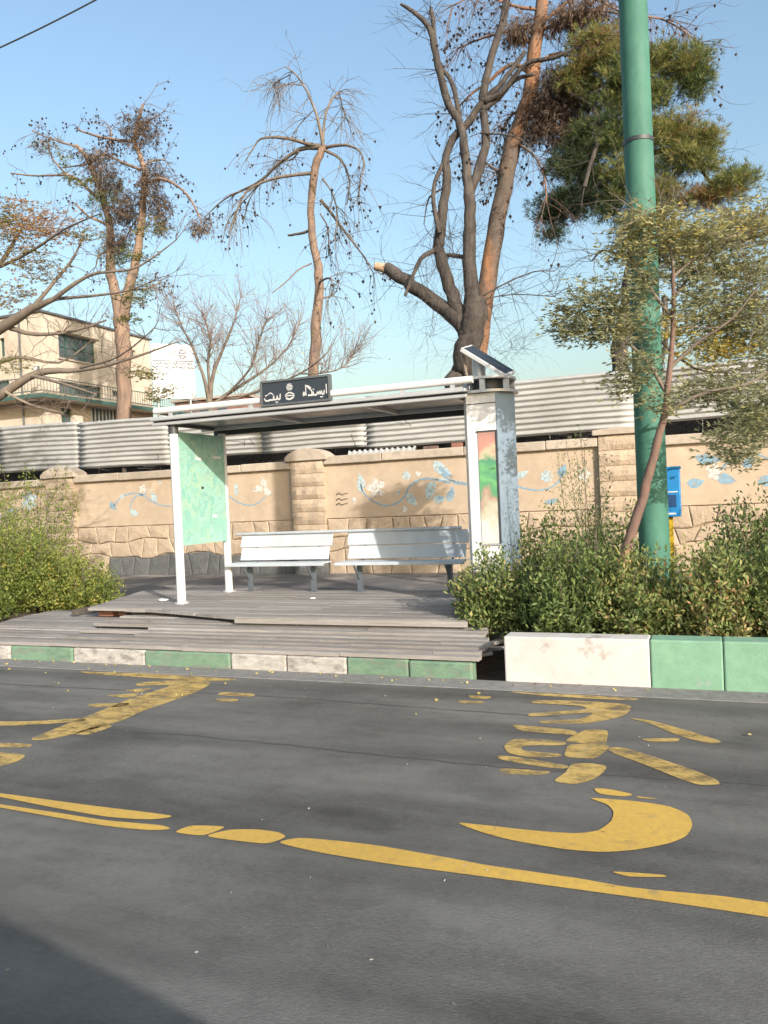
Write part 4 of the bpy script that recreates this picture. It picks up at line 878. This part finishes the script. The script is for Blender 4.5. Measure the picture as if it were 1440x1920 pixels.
# --- orange barked pine with dead needles
t5 = thing('pine_tree', 'leaning orange barked pine with brown dead needles right of the dark stems', 'tree', PY(895, 700, 21)); t5.location.z = .1
put_tubes(t5, [[(880,820,36),(893,700,36),(902,600,35),(914,530,33),(930,440,31),(946,350,31),(962,275,32),(985,205,27),(1000,130,25),(1008,60,23),(1022,-30,21)]], 21, BARKO, 'trunk', n=14)
L5 = put_tubes(t5, [[(985,215,14),(1010,205,12),(1030,230,8)], [(950,330,7),(930,320,5),(905,300,3)], [(1000,140,10),(960,120,8),(920,150,6),(880,180,4),(850,210,3)], [(1005,90,8),(960,60,6),(910,70,4),(860,90,3)], [(1008,60,8),(1060,40,6),(1110,20,4),(1160,25,3)],
    [(1002,120,8),(1050,100,6),(1100,130,4),(1130,180,3)], [(990,190,7),(1040,170,5),(1080,190,4),(1090,240,3)], [(1015,20,7),(960,10,5),(900,-10,3),(850,10,2)], [(1240,35,4),(1270,50,3),(1310,80,2)], [(965,265,6),(1000,290,4),(1020,330,3),(1025,380,2)], [(985,205,6),(960,215,4),(940,250,3)],
    [(1010,50,6),(1090,-10,5),(1160,20,3),(1240,35,3)]], 21, BARKO, 'limb', (-1.2, 1.2), n=7)
tp = twigs_on(t5, L5, BARKR, 430, 1.1, .010, -.16, 1, 3, -.15, start=.2)
cones(t5, tp, 800, .055, .06)
C, D, T = clump_cloud(21, [(1040,170,46,44,.35),(1015,215,32,34,.1),(1060,240,36,40,.4),(1090,180,30,40,.4),(975,60,34,24,.6),(1080,30,70,22,.6),(1100,330,16,50,.5),(1000,250,20,20,0)], lambda a, b: int(a*b/12), 7, 6, .22)
foliage('dead_needles', C, D + np.array([0, 0, -1.3]), .17, .016, T, LEAFD, t5)

# --- green pine right
t6 = thing('pine_tree', 'dense green pine with clumped needles behind the green pole', 'tree', PY(1160, 690, 20.5)); t6.location.z = .1
put_tubes(t6, [[(1150,800,30),(1160,692,29),(1168,640,30),(1180,560,30),(1194,480,28),(1205,400,24),(1200,300,20),(1190,180,14),(1180,90,8)]], 20.5, BARKD, 'trunk', n=12)
L6 = put_tubes(t6, [[(1200,330,12),(1150,330,10),(1100,360,8),(1055,400,5)], [(1195,250,12),(1150,230,10),(1120,260,7),(1080,320,5)], [(1200,300,12),(1250,280,9),(1300,300,7),(1340,350,5),(1390,370,3)], [(1192,190,10),(1230,160,8),(1290,140,5)], [(1188,160,8),(1140,130,6),(1120,90,4)],
    [(1060,170,7),(1110,200,8),(1125,240,8),(1110,300,8),(1095,350,7)], [(1202,370,9),(1250,380,7),(1320,370,5)], [(1172,480,6),(1130,470,4),(1110,490,3)], [(1195,270,9),(1260,230,7),(1320,250,5)], [(1245,560,12),(1250,620,8),(1240,690,6)]], 20.5, BARKD, 'limb', (-.8, .8), n=7)
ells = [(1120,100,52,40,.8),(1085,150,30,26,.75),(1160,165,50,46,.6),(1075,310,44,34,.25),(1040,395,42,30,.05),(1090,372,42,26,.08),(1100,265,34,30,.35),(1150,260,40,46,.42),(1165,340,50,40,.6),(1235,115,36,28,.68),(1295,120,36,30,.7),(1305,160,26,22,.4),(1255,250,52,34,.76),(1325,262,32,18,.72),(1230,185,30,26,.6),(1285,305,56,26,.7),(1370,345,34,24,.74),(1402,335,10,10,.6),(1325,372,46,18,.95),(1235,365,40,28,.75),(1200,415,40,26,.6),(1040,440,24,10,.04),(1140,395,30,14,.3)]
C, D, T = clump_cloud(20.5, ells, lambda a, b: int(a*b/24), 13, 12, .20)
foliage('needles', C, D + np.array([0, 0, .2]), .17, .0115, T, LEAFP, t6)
twigs_on(t6, L6, BARKD, 90, 1.2, .01, -.05, 1, 3)

# --- near tree right with pale narrow leaves, leaning red stem, and another behind the pole
t7 = thing('olive_tree', 'pale leaved narrow tree with leaning reddish stem in front of the green pole', 'tree', (-.84, 7.85, .26))
L7 = put_tubes(t7, [[(1140,1150,17),(1158,1090,18),(1180,1005,18),(1205,930,17),(1226,855,15),(1243,790,13),(1255,700,10),(1262,600,8),(1262,500,6)]], 7.85, BARKR, 'trunk', n=10)
L7b = put_tubes(t7, [[(1250,740,9),(1215,680,7),(1160,630,5),(1090,590,4)], [(1262,600,7),(1220,540,5),(1180,480,4),(1190,420,2)], [(1256,690,8),(1310,640,6),(1370,600,4),(1420,540,3)], [(1262,520,6),(1320,470,4),(1400,430,3)], [(1245,780,8),(1310,740,6),(1400,720,4),(1450,690,3)], [(1262,500,6),(1250,430,4),(1240,390,3)]], 7.85, BARKG, 'branch', (-.5, .5), n=6)
ells = [(1120,565,70,40,.45),(1100,620,56,34,.4),(1065,600,36,24,.4),(1160,610,50,40,.45),(1190,440,44,50,.6),(1175,480,36,30,.6),(1240,430,56,34,.7),(1310,450,60,30,.6),(1210,530,30,30,.4),(1200,690,34,34,.4),(1300,560,40,30,.5),(1170,720,30,24,.4),(1250,760,34,24,.4),(1420,760,40,40,.4),(1380,840,50,40,.35)]
C, D, T = clump_cloud(7.85, ells, lambda a, b: max(8, int(a*b/42)), 7, 5, .13, flat=.5)
foliage('leaves', C, D*np.array([1.3, 1, .5]), .062, .013, T, LEAFO, t7)
twigs_on(t7, L7b, BARKG, 70, .5, .005, .0, 1, 3)
t8 = thing('olive_tree', 'pale leaved tree with yellowing leaves standing behind the green pole at the right edge', 'tree', (-.6, 10.1, .2))
p0, p1 = Vector((-.77, 10.1, 3.53)), Vector((.02, 10.1, 5.48)); dd = (p1 - p0)
P8, R8 = smooth_line([Vector((-.60, 10.1, .2)), Vector((-.60, 10.12, 1.6)), Vector((-.62, 10.1, 2.9)), p0 + Vector((.08, 0, 0)), p0.lerp(p1, .35), p0.lerp(p1, .62)], [.085, .08, .08, .07, .05, .02], 4)
obj('trunk', MB().tube(P8, R8, 9, True, .06), BARKD, t8)
L8 = put_tubes(t8, [[(1262,560,8),(1310,500,5),(1370,450,3)], [(1270,540,7),(1330,570,5),(1400,600,3)], [(1290,450,6),(1340,410,4),(1400,400,2)], [(1240,640,6),(1300,690,4),(1370,700,3)]], 10.1, BARKG, 'branch', (-.5, .5), n=6)
C, D, T = clump_cloud(10.1, [(1320,440,90,34,.6),(1400,420,60,38,.72),(1385,510,76,56,.5),(1300,500,54,36,.5),(1360,600,70,50,.45),(1425,620,40,80,.5),(1270,620,36,30,.97),(1330,660,60,30,.93),(1360,730,90,34,.4),(1410,800,60,40,.35),(1250,470,40,40,.6)], lambda a, b: max(8, int(a*b/32)), 7, 5, .15, flat=.5)
foliage('leaves', C, D*np.array([1.3, 1, .5]), .07, .016, T, LEAFO, t8)

# --- near left tree, branches reaching into the frame
t9 = thing('acacia_tree', 'near tree at the left edge with long sweeping branches and thin yellow green leaves', 'tree', (-9.9, 9.5, .13))
L9 = put_tubes(t9, [[(-190,1060,60),(-180,900,55),(-150,780,48),(-100,700,40)]], 10.2, BARKG, 'trunk', n=10)
L9b = put_tubes(t9, [[(-150,800,26),(-60,775,20),(10,735,16),(70,700,13),(130,696,9),(200,685,7),(280,660,4),(335,640,2)], [(-100,700,30),(-40,640,24),(10,610,18),(60,578,14),(100,560,9),(160,520,6),(200,510,5),(260,500,4),(330,450,2)],
    [(-90,680,22),(-60,600,14),(-30,540,10),(10,480,7),(40,430,4)], [(20,615,9),(70,628,7),(140,620,5),(200,600,3)], [(60,705,7),(120,720,5),(180,740,3)], [(60,578,7),(100,530,6),(140,480,4),(160,430,2)], [(100,560,6),(170,555,5),(240,545,3),(300,520,2)], [(-40,700,10),(30,670,6),(110,680,4),(170,640,2)], [(10,735,6),(60,760,5),(120,775,3)], [(0,500,6),(60,470,5),(120,430,4),(190,400,2)], [(150,690,4),(220,670,3),(290,615,2)]], 10.2, BARKG, 'branch', (-1., 1.), n=7)
tp = twigs_on(t9, L9b, BARKT, 130, .7, .007, .05, 1, 3)
C, D, T = clump_cloud(10.2, [(20,430,50,60,.55),(60,420,40,50,.8),(110,430,30,40,.85),(0,400,36,34,.3),(70,500,60,30,.5),(160,440,30,14,.3),(150,340,24,14,.2),(30,560,50,30,.6),(280,430,40,8,.3),(240,600,30,10,.2),(270,700,36,14,.25),(250,560,30,14,.2),(300,740,30,16,.3),(20,680,36,14,.2),(270,480,34,12,.2)], lambda a, b: int(5 + a*b/45), 7, 6, .14, flat=.35)
foliage('leaves', C, D*np.array([1.5, 1, .4]), .06, .014, T, LEAFA, t9)

# ================================================================== SHRUBS
def shrub(name, label, x, y, z0, rx, ry, h, shoots, lv0, m, tn, cat='shrub', group=None, ll=.052, lw=.026, lean=(0, 0), taper=.6):
    lv = int(lv0*1.5); t_ = thing(name, label, cat, (x, y, z0), group); C, D, T = [], [], []; st = MB()
    for k in range(shoots):
        a = random.uniform(0, 6.283); q = random.random() ** .5; hh = h * random.uniform(.25, 1.) * (1 - taper * q * q * .8)
        tip = Vector((x + rx*q*math.cos(a) + lean[0]*hh, y + ry*q*math.sin(a) + lean[1]*hh, z0 + hh)); b0 = Vector((x + rx*.3*q*math.cos(a), y + ry*.3*q*math.sin(a), z0))
        mid = (b0 + tip)/2 + Vector((0, 0, -hh*.08)) + rv(.05); P, _ = smooth_line([b0, mid, tip], [0]*3, 4)
        if k % 3 == 0: st.tube(P, [.008*(1-.8*i/len(P)) for i in range(len(P))], 4, False)
        st_ = tn + random.gauss(0, .13); n = len(P)
        for _ in range(lv):
            u = random.uniform(.25, 1.0)*(n-1); i = min(int(u), n-2); p = P[i].lerp(P[i+1], u-i) + rv(.045); C.append(p[:]); dd_ = (P[i+1]-P[i]).normalized()*.5 + rv(.6) + Vector((0, 0, .15)); D.append(dd_[:]); T.append(st_ + random.gauss(0, .12))
    obj('stems', st, BARKT, t_, kind='stuff')
    foliage('leaves', np.array(C), np.array(D), ll, lw, np.array(T), m, t_)
    return t_
shrub('privet_shrub', 'bushy bright green shrub at the left edge beside the deck', -10.3, 9.2, .13, 1.15, .9, 1.95, 400, 60, LEAFG, .52)
shrub('privet_shrub', 'lower yellow green shrub touching the left corner of the raised deck', -9.05, 9.6, .13, .75, .6, 1.0, 220, 55, LEAFG, .6)
shrub('privet_shrub', 'dark low shrub at the road edge left of the deck', -9.75, 8.1, .13, .8, .6, .95, 220, 55, LEAFG, .42)
shrub('privet_shrub', 'upright loose shoots rising behind the bright left shrub by the wall', -11.6, 11.2, .15, 1.3, .6, 2.6, 150, 45, LEAFG, .5, taper=.2)
RS = [(-2.0, 8.05, .5, .42, .92, 200, .5, 'low green shrub hiding the foot of the advertising column'), (-1.25, 7.75, .5, .45, 1.05, 190, .42, 'dense dark green shrub right behind the white barrier block'), (-.62, 7.75, .45, .42, .95, 170, .62, 'shrub with orange tipped leaves at the foot of the leaning stem'),
      (.0, 7.7, .48, .42, .92, 170, .66, 'yellowish shrub behind the first green barrier block'), (.62, 7.8, .5, .45, 1.12, 190, .5, 'green shrub at the right edge just behind the barrier'), (1.5, 7.8, .6, .5, .95, 90, .45, 'shrub beyond the right edge of the green barrier'),
      (-1.7, 9.1, .5, .5, 1.35, 130, .4, 'taller shrub behind the advertising column by the path'), (-.95, 9.4, .55, .5, 1.5, 130, .36, 'tall dark shrub left of the green pole'), (.35, 9.2, .5, .5, 1.35, 150, .35, 'dark shrub right of the green pole under the blue box'), (1.0, 9.3, .65, .6, 1.95, 170, .33, 'tallest dark shrub at the far right edge')]
for x, y, rx, ry, h, ns, tn, lb in RS: shrub('roadside_shrub', lb, x, y, .26, rx, ry, h, ns, 40, LEAFR, tn, ll=.058, lw=.024)
shrub('sapling', 'thin feathery upright sapling standing between the column and the green pole', -1.15, 8.3, .26, .28, .25, 2.05, 60, 46, LEAFR, .4, ll=.04, lw=.010, taper=.1)

# ================================================================== VEHICLE BEHIND THE CAMERA (casts the shadow at the lower left)
car = thing('estate_car', 'silver estate car standing just behind the viewpoint', 'car', (.6, -1.4, 0))
CARP = mat('silver_car_paint', (.45, .46, .48), None, 4, .3, metal=.4, big=0)
prof = [(-2.6,.35),(-2.55,1.0),(-2.1,1.2),(-1.6,1.72),(-.9,1.84),(.27,1.77),(1.02,1.62),(1.7,1.42),(2.3,1.15),(2.4,.4)]
pr = [(.6 + x, -.58, z*(1.03 if z > .5 else 1)) for x, z in prof]; obj('body', MB().prism(pr, (0, -1.64, 0)), CARP, car, bevel=.06)
obj('side_glass', MB().prism([(.6 + x, -.572, z) for x, z in ((-1.65,1.0),(-1.2,1.45),(.6,1.42),(1.2,1.3),(1.5,1.0))], (0, -.005, 0)), GLASS, car)
for x in (-1.2, 2.0):
    for y in (-.72, -2.12):
        wh = obj('wheel', MB().tube([(.6 + x - .3, y - .1, .32), (.6 + x - .3, y + .1, .32)], .32, 24), DKMET, car); obj('rim', MB().tube([(.6 + x - .3, y + .1, .32), (.6 + x - .3, y + .112, .32)], .19, 16), ALU, wh)
